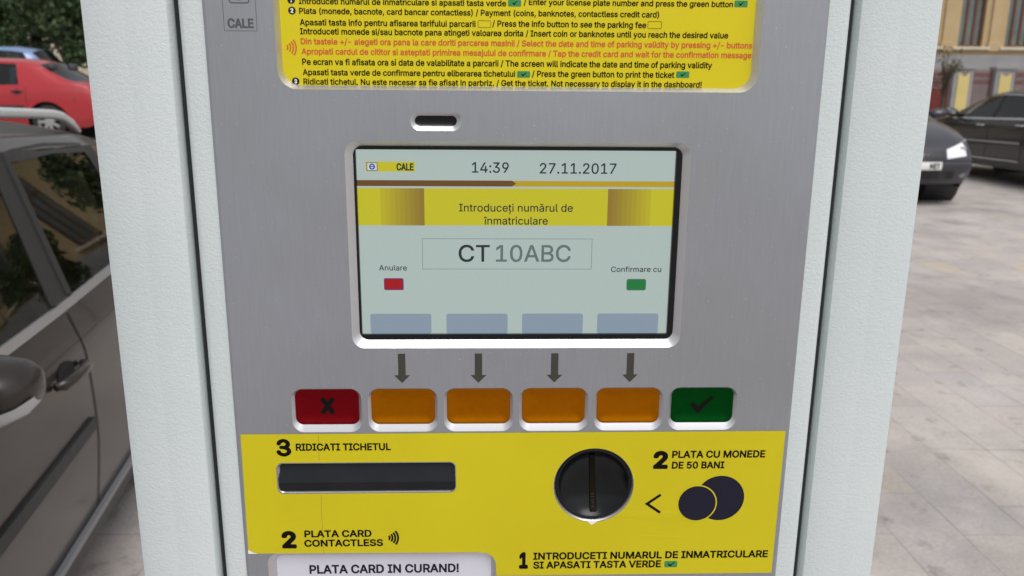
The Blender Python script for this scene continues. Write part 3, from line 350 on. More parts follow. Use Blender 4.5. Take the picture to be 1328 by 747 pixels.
# ================================================================== the ground
def gz(x, y):
    wx = min(1.0, max(0.0, (x+1.0)/4.0)); wx = wx*wx*(3-2*wx)
    return 0.03*min(max(0.0, y), 45.0)*(1.0-0.8*wx)
g = MB()
xs = [-400, -150, -70, -40]+[-30+k for k in range(0, 71)]+[60, 100, 200, 400]
ys = [-300, -80, -30, -12, -6, -3, -1]+[0.5*k for k in range(0, 40)]+[20+k for k in range(0, 26)]+[60, 100, 200, 500]
for y in ys:
    for x in xs: g.v.append((x, y, gz(x, y)))
nx = len(xs)
for j in range(len(ys)-1):
    for i in range(nx-1):
        g.f.append((j*nx+i, j*nx+i+1, (j+1)*nx+i+1, (j+1)*nx+i)); g.mi.append(0)
tag(g.build('paving', M['paving'], smooth=True), None, None, kind='structure')
# street beyond the parked cars, one sheet 4 mm above the paving
rd = MB(); xr = [-200, -80, -40]+list(range(-30, 44, 2))+[80, 200]; yr = [18.5, 20, 22, 24]
for y in yr:
    for x in xr: rd.v.append((x, y, gz(x, y)+0.006))
for j in range(len(yr)-1):
    for i in range(len(xr)-1):
        n = len(xr); rd.f.append((j*n+i, j*n+i+1, (j+1)*n+i+1, (j+1)*n+i)); rd.mi.append(0)
tag(rd.build('street', M['asphalt'], smooth=True), None, None, kind='structure')

# ================================================================== the parking meter
O = Vector((0.0155, 0.13, 0.0))
meter = empty('parking_meter', O, 'pale mint parking meter with silver control panel, screen and yellow labels, filling the foreground', 'parking meter')
def P(x, z, d=0.0):            # millimetres on the front panel (x right, z up, d into the machine)
    return (x/1000.0-O.x, d/1000.0-O.y, 1.45+z/1000.0-O.z)
def flat(name, vsfs, d, m, parent, th=0.0):
    vs, fs = vsfs; b = MB(); b.add([P(v[0], v[1], d) for v in vs], fs)
    return b.build(name, m, parent)
def add_flat(b, vsfs, d, mi=0):
    vs, fs = vsfs; b.add([P(v[0], v[1], d) for v in vs], fs, mi)
def loop3(l, d): return [P(x, z, d) for x, z in l]
XC = 15.5
ZT, ZB = 410.0, -1450.0        # casing top (1.86 m) and the ground
def casing():
    half = [(161, 40), (161, 13), (161.6, 7), (163.2, 4.4), (166.5, 3.3), (181.2, 3.2), (182.3, 3.45), (183.4, 3.4), (199, 5.6), (203.5, 7.6), (205.6, 12), (206, 20), (206, 255), (203, 262), (196, 265), (0, 265)]
    pl = [(XC+x, d) for x, d in half] + [(XC-x, d) for x, d in half[::-1][1:]]
    b = MB()
    loops = [[P(x, z, d) for x, d in pl] for z in (ZB, ZB+30, -400, 0, 300, ZT)]
    b.loft(loops, closed=True)
    # cap and sill closing the recess above and below the door
    b.box((0, 0.0065, 1.825), (0.3216, 0.265, 0.07)); b.box((0, 0.0065, 0.16), (0.3216, 0.265, 0.32))
    top = MB(); out = rrect(XC-214, XC+214, -8, 275, 18, 6)
    b.loft([[P(x, ZT-0.2, d) for x, d in out], [P(x, ZT+14, d) for x, d in out], [P(XC+(x-XC)*0.96, ZT+26, 130+(d-130)*0.96) for x, d in out]], cap0=True, cap1=True)
    o = b.build('casing', M['powder'], meter); recalc(o.data)
    for p in o.data.polygons: p.use_smooth = False
    bm = bmesh.new(); bm.from_mesh(o.data)
    for f in bm.faces: f.smooth = True
    for e in bm.edges: e.smooth = e.calc_face_angle(0) < R(28)
    bm.to_mesh(o.data); bm.free()
    return o
casing()
MB().box((0, 0.0105-O.y, 0.97), (0.3218, 0.004, 1.66)).build('gap_lining', M['black_gap'], meter)
def door():
    half = [(157.6, 34), (157.6, 6), (157.2, 3.4), (156.0, 1.9), (154.4, 1.4), (150, 1.2), (0, 1.2)]
    pl = [(XC-x, d) for x, d in half] + [(XC+x, d) for x, d in half[::-1][1:]]
    b = MB(); b.loft([[P(x, z, d) for x, d in pl] for z in (-1125, -600, 0, 336)], closed=False)
    o = b.build('door', M['powder'], meter); recalc(o.data)
    bm = bmesh.new(); bm.from_mesh(o.data)
    # leave the door open behind the control panel so that recesses have room
    bm.free()
    return o
# door as a frame round the control panel
PX0, PX1, PZ0, PZ1 = -130.0, 161.6, -420.0, 285.0
def door_frame():
    b = MB(); half = [(157.6, 34), (157.6, 6), (157.2, 3.4), (156.0, 1.9), (154.4, 1.4), (150, 1.2), (145.0, 1.2), (145.0, 30)]
    for s in (-1, 1):
        b.loft([[P(XC+s*x, z, d) for x, d in half] for z in (-1125, -600, 0, 336)], closed=False)
    z0, z1 = P(0, PZ1)[2], P(0, 336)[2]
    b.box((0, (0.0012+0.030)/2-O.y, (z0+z1)/2), (0.2899, 0.0288, z1-z0))
    z0, z1 = P(0, -1125)[2], P(0, PZ0)[2]
    b.box((0, (0.0012+0.030)/2-O.y, (z0+z1)/2), (0.2899, 0.0288, z1-z0))
    o = b.build('door', M['powder'], meter); recalc(o.data)
    bm = bmesh.new(); bm.from_mesh(o.data)
    for f in bm.faces: f.smooth = True
    for e in bm.edges: e.smooth = e.calc_face_angle(0) < R(35)
    bm.to_mesh(o.data); bm.free()
door_frame()

BX = [-82.2+39.25*k for k in range(6)]; BZ = -160.3
# openings: name -> (outer loop on the panel face, inner loop at depth, depth)
OPEN = {}
OPEN['sign'] = (rrect(-97.4, 130.2, 0.0, 135, 9), rrect(-95.6, 127.6, 1.9, 132, 8), 3.6)
OPEN['sensor'] = (rrect(-35.9, -11.4, -18.9, -9.8, 4.5), rrect(-33.9, -13.8, -16.6, -11.8, 2.39), 1.8)
OPEN['screen'] = (rrect(-67.7, 99.9, -127.9, -23.8, 6.5), rrect(-64.2, 96.6, -124.2, -26.2, 4.5), 3.0)
for k, x in enumerate(BX):
    OPEN['b%d' % k] = (rrect(x-18.0, x+18.0, BZ-13.3, BZ+10.7, 6.0), rrect(x-16.1, x+16.1, BZ-9.35, BZ+9.5, 3.6), 2.0)
OPEN['ticket'] = (rrect(-109.6, -16.2, -208.2, -191.3, 3.0), rrect(-108.6, -16.4, -207.6, -191.5, 2.8), 1.2)
OPEN['coin'] = (circ(57.9, -205.2, 21.4, 64), circ(57.9, -205.0, 20.6, 64), 1.4)
OPEN['card'] = (rrect(-118.0, 6.0, -340, -243.8, 6.0), rrect(-114.2, 3.0, -337, -246.8, 4.0), 3.0)
pan = MB()
outer = rrect(PX0+1.5, PX1-1.5, PZ0+1.5, PZ1-1.5, 3); outer2 = rrect(PX0, PX1, PZ0, PZ1, 4)
add_flat(pan, fill2d([outer]+[v[0] for v in OPEN.values()]), 0.0)
pan.loft([loop3(outer, 0.0), loop3([(a[0]*0.4+c_[0]*0.6, a[1]*0.4+c_[1]*0.6) for a, c_ in zip(outer, outer2)], 0.25), loop3(outer2, 0.9), loop3(outer2, 4)])
panel = pan.build('control_panel', M['panel'], meter)
# machined edges round every opening, one mesh: a surface detail of the panel
bv = MB()
for nme, (a, c_, d) in OPEN.items():
    k = len(a); md = [((p[0]*0.12+q[0]*0.88), (p[1]*0.12+q[1]*0.88)) for p, q in zip(a, c_)]
    bv.loft([loop3(a, 0.0), loop3(md, d*0.85), loop3(c_, d), loop3(c_, d+6.0)])
bo = bv.build('machined_edge', M['bevel'], panel)
bm = bmesh.new(); bm.from_mesh(bo.data); bmesh.ops.recalc_face_normals(bm, faces=list(bm.faces))
for f in bm.faces: f.smooth = True
for e in bm.edges: e.smooth = e.calc_face_angle(0) < R(22)
bm.to_mesh(bo.data); bm.free()

# --- printed marks on the panel
def arrow(x):
    return [(x-1.9, -130.8), (x+1.9, -130.8), (x+1.9, -142.4), (x+4.1, -142.4), (x, -146.7), (x-4.1, -142.4), (x-1.9, -142.4)][::-1]
for x in BX[1:5]:
    flat('printed_arrow', fill2d([arrow(x)]), -0.06, M['print_grey'], panel)
em = MB()
def frame2d(x0, x1, z0, z1, r, t_): return fill2d([rrect(x0, x1, z0, z1, r), rrect(x0+t_, x1-t_, z0+t_, z1-t_, max(0.05, r-t_))])
add_flat(em, frame2d(-120.6, -105.4, 25.9, 50.0, 0.3, 0.22), -0.06)
add_flat(em, text2d('CALE', -118.9, -106.9, 27.2, 4.3, 'black'), -0.06)
add_flat(em, frame2d(-117.6, -108.2, 38.0, 47.0, 1.4, 0.55), -0.06)
add_flat(em, fill2d([circ(-112.9, 42.5, 3.1), circ(-112.9, 42.5, 1.9)]), -0.06)
add_flat(em, fill2d([rrect(-114.9, -110.9, 42.1, 42.9, 0.2)]), -0.08)
em.build('engraved_emblem', M['engrave'], panel)

# --- instruction sign
sign = flat('instruction_sign', fill2d([rrect(-96.5, 128.5, 0.5, 133, 6)]), 3.7, M['signyellow'], meter)
LN = [('Introduceti numarul de inmatriculare si apasati tasta verde', -86.6, 9.6, 38.4, 2.7, 0),
 ('/ Enter your license plate number and press the green button', 17.8, 116.6, 39.1, 2.7, 0),
 ('Plata (monede, bacnote, card bancar contactless) / Payment (coins, banknotes, contactless credit card)', -86.6, 81.8, 34.1, 2.7, 0),
 ('Apasati tasta info pentru afisarea tarifului parcarii', -86.6, -4.7, 29.0, 2.8, 0),
 ('/ Press the info button to see the parking fee', 3.1, 75.9, 29.3, 2.8, 0),
 ('Introduceti monede si/sau bacnote pana atingeti valoarea dorita / Insert coin or banknotes until you reach the desired value', -86.7, 115.3, 25.0, 2.8, 0),
 ('Din tastele +/- alegeti ora pana la care doriti parcarea masinii / Select the date and time of parking validity by pressing +/- buttons', -86.6, 127.2, 20.5, 2.8, 1),
 ('Apropiati cardul de cititor si asteptati primirea mesajului de confirmare / Tap the credit card and wait for the confirmation message', -86.5, 127.2, 16.0, 2.8, 1),
 ('Pe ecran va fi afisata ora si data de valabilitate a parcarii / The screen will indicate the date and time of parking validity', -86.4, 108.5, 11.2, 2.9, 0),
 ('Apasati tasta verde de confirmare pentru eliberarea tichetului', -86.4, 14.1, 6.5, 2.8, 0),
 ('/ Press the green button to print the ticket', 22.1, 90.5, 6.6, 2.9, 0),
 ('Ridicati tichetul. Nu este necesar sa fie afisat in parbriz. / Get the ticket. Not necessary to display it in the dashboard!', -86.3, 104.0, 2.2, 2.8, 0)]
red = MB()
for s, a, c_, z, cap, k in LN:
    o = flat('lettering', text2d(s, a, c_, z, cap, 'cond'), 3.6, M['red_ink' if k else 'ink'], sign)
    if k: o['label'] = 'red line of lettering'
for n_, x, z in (('1', -90.0, 40.2), ('2', -89.9, 35.5), ('3', -89.9, 3.7)):
    o = flat('number_disc', fill2d([circ(x, z, 1.75, 24)]), 3.62, M['navy_ink'], sign)
    flat('disc_number', text2d(n_, x-(0.35 if n_ == '1' else 0.62), x+(0.35 if n_ == '1' else 0.62), z-1.05, 2.1, 'heavy'), 3.56, M['white_chip'], sign)
def waves(b, x, z, s, d, thick, n=4):
    for k in range(n):
        r = s*(0.55+0.42*k); cx = x-s*0.9; a = R(38)
        o_ = [(cx+(r+thick/2)*math.cos(t_), z+(r+thick/2)*math.sin(t_)) for t_ in [a*(i/6-1) for i in range(13)]]
        i_ = [(cx+(r-thick/2)*math.cos(t_), z+(r-thick/2)*math.sin(t_)) for t_ in [a*(i/6-1) for i in range(13)]]
        add_flat(b, fill2d([o_+i_[::-1]]), d)
waves(red, -91.7, 19.0, 3.1, 3.6, 0.6)
def tick(x0, x1, z0, z1):
    w_, h = x1-x0, z1-z0
    return [(x0+w_*u, z0+h*v) for u, v in ((0.0, 0.52), (0.20, 0.62), (0.36, 0.36), (0.92, 0.98), (1.0, 0.90), (0.40, 0.0), (0.30, 0.02))][::-1]
for x0, x1, z0, z1 in ((10.5, 16.6, 38.4, 41.4), (117.2, 123.5, 39.2, 42.2), (15.0, 21.2, 6.2, 9.2), (91.4, 97.7, 6.7, 9.7)):
    flat('green_key_symbol', fill2d([rrect(x0, x1, z0, z1, 0.5, 3)]), 3.62, M['green_ink'], sign)
    flat('tick_symbol', fill2d([tick(x0+2.0, x1-1.8, z0+0.6, z1-0.5)]), 3.56, M['ink'], sign)
for x0, x1, z0, z1 in ((-3.6, 2.5, 28.8, 32.0), (76.6, 83.2, 29.1, 32.4)): flat('key_outline', frame2d(x0, x1, z0, z1, 0.5, 0.16), 3.6, M['ink'], sign)
red.build('contactless_waves', M['red_ink'], sign)

# --- light sensor
def dish(loops_d, name, m, parent, smooth=True):
    b = MB(); b.loft([loop3(l, d) for l, d in loops_d], cap1=True); o = b.build(name, m, parent, smooth); return o
dish([(rrect(-34.4, -13.3, -17.0, -11.4, 2.7), 1.7), (rrect(-33.5, -14.2, -16.2, -12.2, 1.95), 2.5), (rrect(-32, -15.6, -15.2, -13.2, 0.9), 2.9)], 'light_sensor', M['gloss_black'], meter)

# --- screen
scr = MB(); ob, ib = rrect(-64.6, 97.0, -124.6, -25.9, 4.8), rrect(-63.0, 93.6, -121.6, -28.0, 0.6)
scr.loft([loop3(ob, 2.9), loop3(ob, 3.1)]); add_flat(scr, fill2d([ob, ib]), 3.1)
scr.loft([loop3(ib, 3.1), loop3(ib, 5.2)])
screen = scr.build('screen', M['gloss_black'], meter)
flat('display_area', fill2d([[(-63.2, -121.8), (93.8, -121.8), (93.8, -27.8), (-63.2, -27.8)]]), 5.1, M['lcd_bg'], screen)
def sc(name, mt, *items, d=5.0):
    b = MB()
    for it in items: add_flat(b, it, d)
    return b.build(name, M[mt], screen)
def rc(x0, x1, z0, z1, r=0.02, n=2): return fill2d([rrect(x0, x1, z0, z1, r, n)])
sc('logo_bar', 'lcd_yellow', rc(-58.7, -34.6, -38.8, -34.0)); sc('logo_tile', 'lcd_pale', rc(-57.7, -53.2, -38.2, -34.7), d=4.95)
sc('logo_mark', 'lcd_blue', frame2d(-58.1, -52.8, -38.5, -34.4, 0.05, 0.3), fill2d([circ(-55.45, -36.45, 1.45, 28), circ(-55.45, -36.45, 0.85, 28)]), rc(-56.6, -54.3, -36.65, -36.2), d=4.9)
for it in (text2d('CALE', -43.6, -35.2, -38.3, 3.6, 'black'), text2d('14:39', -6.7, 11.4, -39.2, 5.15, 'reg'), text2d('27.11.2017', 26.6, 64.5, -39.5, 5.2, 'reg'),
           text2d('Introduceți numărul de', -13.2, 43.5, -58.4, 3.9, 'reg'), text2d('Anulare', -53.6, -39.6, -88.4, 2.8, 'reg'), text2d('CT', -13.6, 2.1, -83.9, 8.7, 'reg'),
           text2d('Confirmare cu', 63.7, 89.4, -89.1, 2.8, 'reg'), text2d('înmatriculare', -1.0, 31.1, -64.9, 3.9, 'reg')):
    sc('lettering', 'lcd_dark', it, d=4.9)
sc('progress_bar', 'lcd_brown', fill2d([[(-63, -45.9), (13.0, -45.9), (15.1, -44.5), (13.0, -43.0), (-63, -43.0)]]), d=4.95)
sc('progress_rest', 'lcd_gold', rc(12.0, 93.6, -45.9, -43.1))
sc('banner', 'lcd_yellow', rc(-63, 93.6, -65.4, -46.9))
mats = []
for k in range(9):
    f_ = 1-k/9.0; mats.append(m_lcd('lcd_facet_%d' % k, tuple(int((134, 110, 44)[i]*f_+(178, 170, 34)[i]*(1-f_)) for i in range(3))))
for x0, dx in ((-30.3, -1), (60.8, 1)):                    # the picture's brown corner facets beside the title
    gb = MB()
    for k in range(9):
        a, c_ = x0+dx*k*2.4, x0+dx*(k+1)*2.4
        gb.add([P(a, -65.4, 4.95), P(c_, -65.4, 4.95), P(c_, -46.9, 4.95), P(a, -46.9, 4.95)], [(0, 1, 2, 3)], k)
    gb.build('banner_facet', mats, screen)
sc('entry_box', 'lcd_line', frame2d(-31.8, 53.7, -87.7, -72.0, 0.05, 0.22), d=4.95)
flat('lettering', text2d('10ABC', 5.2, 43.0, -83.9, 8.7, 'reg'), 4.9, m_lcd('lcd_grey_text', (92, 106, 106)), screen)
sc('red_key_symbol', 'lcd_red', rc(-51.1, -41.9, -98.3, -92.7, 0.6, 3)); sc('red_key_edge', 'lcd_blue', rc(-51.4, -41.5, -98.6, -92.4, 0.8, 3), d=5.05)
sc('green_key_symbol', 'lcd_green', rc(72.2, 81.7, -98.5, -93.0, 0.9, 4)); sc('green_key_edge', 'lcd_line', rc(71.9, 82.0, -98.8, -92.7, 1.1, 4), d=5.05)
for a, c_ in ((-58.9, -27.8), (-20.1, 11.3), (18.7, 50.1), (57.5, 89.2)):
    sc('soft_key_tab', 'lcd_tab', rc(a, c_, -121.7, -111.0, 1.2, 4))

# --- buttons
def button(k, m, label):
    x = BX[k]
    def rr(i): return rrect(x-16.4+i, x+16.4-i, BZ-9.6+i, BZ+9.7-i, max(0.6, 3.9-i*0.8))
    b = MB(); b.loft([loop3(rr(0), 2.2), loop3(rr(0), 1.6), loop3(rr(0.4), 1.40), loop3(rr(1.2), 1.62), loop3(rr(2.3), 2.05), loop3(rr(3.6), 2.40), loop3(rr(5.2), 2.62), loop3(rr(7.0), 2.7)], cap1=True)
    o = b.build('button', M[m], meter, True); o['label'] = label; return o
b0 = button(0, 'btn_red', 'red button with black cross')
for k in range(1, 5): button(k, 'btn_orange', 'orange button under printed arrow')
b5 = button(5, 'btn_green', 'green button with black tick')
cx = BX[0]
def bar(x, z, L, w_, ang):
    c_, s_ = math.cos(R(ang)), math.sin(R(ang)); base = rrect(-L/2, L/2, -w_/2, w_/2, w_/2*0.6, 4)
    return [(x+u*c_-v*s_, z+u*s_+v*c_) for u, v in base]
xb = MB(); add_flat(xb, fill2d([bar(cx, BZ+0.2, 10.4, 2.5, 56)]), 2.55); add_flat(xb, fill2d([bar(cx, BZ+0.2, 10.4, 2.5, -56)]), 2.5)
xb.build('cross_symbol', M['ink'], b0)
flat('tick_symbol', fill2d([tick(BX[5]-6.3, BX[5]+6.2, BZ-4.7, BZ+4.9)]), 2.35, M['ink'], b5)

# --- yellow label sheet
YL = [(-126.3, -243.9), (-4.5, -244.6), (1.0, -245.3), (4.0, -247.6), (5.6, -251.5), (5.8, -259.0), (158.8, -259.2), (159.3, -174.4), (-127.4, -174.6), (-128.0, -242.3)]
label = flat('label_sheet', fill2d([YL, rrect(-110.2, -15.7, -208.7, -190.8, 3.4), circ(57.9, -205.3, 21.6, 64)]), -0.12, M['label'], meter)
for s, a, c_, z, cap, cut in (('3', -109.5, -101.7, -187.2, 10.0, 'heavy'), ('RIDICATI TICHETUL', -99.3, -49.8, -184.0, 4.1, 'bold'), ('2', -109.7, -101.9, -241.0, 10.4, 'heavy'),
    ('PLATA CARD', -97.5, -61.5, -234.5, 4.2, 'bold'), ('CONTACTLESS', -97.8, -55.5, -240.1, 4.2, 'bold'), ('2', 89.4, 97.3, -195.9, 10.4, 'heavy'),
    ('PLATA CU MONEDE', 99.3, 149.5, -189.6, 4.2, 'bold'), ('DE 50 BANI', 99.5, 127.8, -195.8, 4.1, 'bold'), ('1', 18.3, 23.2, -255.0, 10.2, 'heavy'),
    ('INTRODUCETI NUMARUL DE INMATRICULARE', 26.0, 155.9, -249.5, 4.4, 'bold'), ('SI APASATI TASTA VERDE', 26.1, 96.7, -255.0, 4.4, 'bold')):
    flat('lettering', text2d(s, a, c_, z, cap, cut), -0.2, M['ink'], label)
lt = MB(); waves(lt, -50.6, -235.2, 3.6, -0.2, 1.05); lt.build('contactless_waves', M['ink'], label); lt = MB()
def poly_line(pts, w_):
    out = []; n = len(pts); L = []; Rr = []
    for i, p in enumerate(pts):
        a = Vector(pts[max(i-1, 0)]); b = Vector(pts[min(i+1, n-1)]); d = (b-a).normalized(); nr = Vector((-d.y, d.x))
        k = w_/2 if i in (0, n-1) else w_/2/max(0.4, abs(nr.dot(Vector((-(Vector(pts[i])-a).normalized().y, (Vector(pts[i])-a).normalized().x)))))
        L.append(tuple(Vector(p)+nr*k)); Rr.append(tuple(Vector(p)-nr*k))
    return Rr+L[::-1]
add_flat(lt, fill2d([poly_line([(94.4, -211.0), (87.2, -216.3), (94.6, -221.7)], 1.45)]), -0.2)
lt.build('pointer_symbol', M['ink'], label)
cn = MB(); add_flat(cn, fill2d([circ(126.8, -213.3, 13.2, 48)]), -0.18); cn.build('coin_symbol', M['navy_ink'], label)
cn = MB(); add_flat(cn, fill2d([circ(114.4, -216.3, 10.9, 48)]), -0.20); cn.build('coin_outline', M['label'], label)
cn = MB(); add_flat(cn, fill2d([circ(114.4, -216.3, 10.2, 48)]), -0.22); cn.build('coin_symbol', M['navy_ink'], label)
flat('green_key_symbol', rc(98.6, 105.7, -255.0, -251.2, 0.5, 3), -0.18, M['green_ink'], label)
flat('tick_symbol', fill2d([tick(100.4, 104.2, -254.5, -251.8)]), -0.22, M['ink'], label)
flat('torn_corner', fill2d([[(-128.2, -244.0), (-123.0, -244.05), (-125.6, -243.2), (-128.1, -241.6)]]), -0.15, M['white_chip'], label)
flat('torn_corner', fill2d([[(57.6, -228.7), (61.0, -226.2), (54.9, -226.2)]]), -0.15, M['white_chip'], label)
crs = MB(); pts = [(-87.3+math.sin(k*1.9)*0.12-0.5*k/14, -174.8-k*(69.2/14)) for k in range(15)]
for a, c_ in ((0, 3), (7, 14)): add_flat(crs, fill2d([poly_line(pts[a:c_+1], 0.16)]), -0.14)
crs.build('crease', M['crease'], label)

# --- ticket slot: a flap with a ridge
tk = MB(); x0, x1 = -108.9, -16.1
prof = [(-191.2, 3.0), (-191.7, 3.0), (-192.2, 2.7), (-201.9, -0.9), (-202.3, -0.8), (-207.1, 0.3), (-207.6, 0.8), (-207.8, 3.5)]
tk.loft([[P(x, z, d) for z, d in prof] for x in (x0, x0+0.6, x1-0.6, x1)], closed=False)
to = tk.build('ticket_flap', M['black_plastic'], meter); recalc(to.data)
# --- coin slot: glossy bowl with an upright slit
def lathe(profile, cx, cz, n=64, tilt=0.0):
    return [[(cx+r*math.cos(2*math.pi*k/n), cz+r*math.sin(2*math.pi*k/n)) for k in range(n)] for r, d in profile], [d for r, d in profile]
pr = [(20.6, 3.0), (20.5, 0.9), (20.1, 0.4), (19.3, 0.5), (18.6, 1.4), (16.0, 3.8), (12.0, 5.8), (7.0, 7.2), (3.0, 7.7), (0.4, 7.8)]
ls, ds = lathe(pr, 57.9, -204.9); cb = MB(); cb.loft([loop3(l, d) for l, d in zip(ls, ds)], cap1=True)
coin = cb.build('coin_slot', M['gloss_black'], meter, True)
sl_ = MB(); gi = []
for k in range(13):
    t_ = k/12.0; z = -188.6-33.0*t_; rr = math.hypot(z+204.9, 0); dd = 7.6 if rr < 3 else (7.8-7.4*((rr/19.5)**2.2))
    x = 56.9+1.6*t_+0.35*math.sin(t_*3.1); hw = 1.0+0.45*t_
    gi.append([P(x-hw-0.5, z, dd+0.15), P(x-hw, z, dd-0.55), P(x+hw, z, dd-0.55), P(x+hw+0.5, z, dd+0.15)])
sl_.loft(gi, closed=False); sl_.build('coin_slit', mat('slit_dark_brown', (0.006, 0.0045, 0.002), 0.7, spec=0.15), coin)
dm = MB()
for k in range(5):
    z = -213.2-1.5*k+random.uniform(-0.3, 0.3); rr = abs(z+204.9); dd = 7.8-7.4*((rr/19.5)**2.2)
    add_flat(dm, rc(57.6-0.3*random.random(), 58.7+0.3*random.random(), z-0.16, z+0.16, 0.05), dd-0.7)
dm.build('slit_scratch', mat('yellow_scratch', (0.06, 0.045, 0.006), 0.7), coin)
# --- card reader window with a paper notice
card = flat('paper_notice', fill2d([rrect(-115, 3.8, -338, -246.2, 3.0)]), 3.3, M['white_paper'], meter)
cl = MB(); add_flat(cl, text2d('PLATA CARD IN CURAND!', -96.7, -14.8, -258.8, 5.4, 'bold'), 3.2); cl.build('lettering', M['navy_ink'], card)
#CONTINUE
# ================================================================== cars
def subdiv(me, lvl):
    o = bpy.data.objects.new('tmp', me); C.objects.link(o)
    md = o.modifiers.new('s', 'SUBSURF'); md.levels = lvl; md.render_levels = lvl; md.boundary_smooth = 'PRESERVE_CORNERS'
    dg = bpy.context.evaluated_depsgraph_get(); dg.update()
    out = bpy.data.meshes.new_from_object(o.evaluated_get(dg), depsgraph=dg)
    bpy.data.objects.remove(o); bpy.data.meshes.remove(me); return out
HATCH = dict(W=0.87, z0=0.20, wheels=(1.27, -1.26), wr=0.31, cols=[
  (2.03, None, .62, 0, .66), (1.90, None, .74, 0, .79), (1.42, None, .87, 0, .95), (0.98, None, .93, 0, 1.03),
  (0.56, 0.10, .935, 1.37, 1.43), (-.08, -.17, .945, 1.405, 1.465), (-.20, -.27, .95, 1.405, 1.465), (-1.0, -.90, .975, 1.39, 1.46), (-1.12, -1.0, .98, 1.385, 1.455),
  (-1.60, -1.30, 1.01, 1.36, 1.43), (-1.80, -1.52, 1.02, 1.31, 1.38), (-1.99, None, .93, 0, .98), (-2.05, None, .80, 0, .84)],
  glass=[(3, 4), (4, 5), (6, 7), (8, 9)], pillar=[(5, 6), (7, 8)], ws=(3, 4), rw=(10, 11), seam=(-.14, -1.06), q=0)
SEDAN = dict(W=0.86, z0=0.20, wheels=(1.32, -1.30), wr=0.31, cols=[
  (2.10, None, .62, 0, .67), (1.97, None, .74, 0, .79), (1.48, None, .87, 0, .95), (1.02, None, .94, 0, 1.03),
  (0.60, 0.12, .945, 1.38, 1.44), (-.08, -.15, .955, 1.41, 1.475), (-.18, -.23, .957, 1.41, 1.475), (-.82, -.74, .975, 1.39, 1.46), (-.97, -.86, .98, 1.375, 1.45),
  (-1.42, -1.14, 1.0, 1.32, 1.39), (-1.66, None, 1.0, 0, 1.05), (-1.98, None, .98, 0, 1.03), (-2.12, None, .86, 0, .90)],
  glass=[(3, 4), (4, 5), (6, 7)], pillar=[(5, 6)], ws=(3, 4), rw=(9, 10), seam=(-.13, -.99), q=0)
BIG = dict(W=0.94, z0=0.21, wheels=(1.46, -1.66), wr=0.34, cols=[
  (2.50, None, .64, 0, .69), (2.35, None, .76, 0, .81), (1.75, None, .88, 0, .96), (1.18, None, .95, 0, 1.03),
  (0.75, 0.16, .955, 1.35, 1.415), (-.10, -.18, .965, 1.395, 1.455), (-.20, -.27, .967, 1.395, 1.455), (-1.02, -.92, .98, 1.37, 1.44), (-1.10, -1.0, .985, 1.36, 1.435),
  (-1.72, -1.34, 1.0, 1.29, 1.37), (-1.98, None, 1.01, 0, 1.06), (-2.35, None, .98, 0, 1.03), (-2.52, None, .86, 0, .90)],
  glass=[(3, 4), (4, 5), (6, 7)], pillar=[(5, 6)], ws=(3, 4), rw=(9, 10), seam=(-.15, -1.08), q=0)

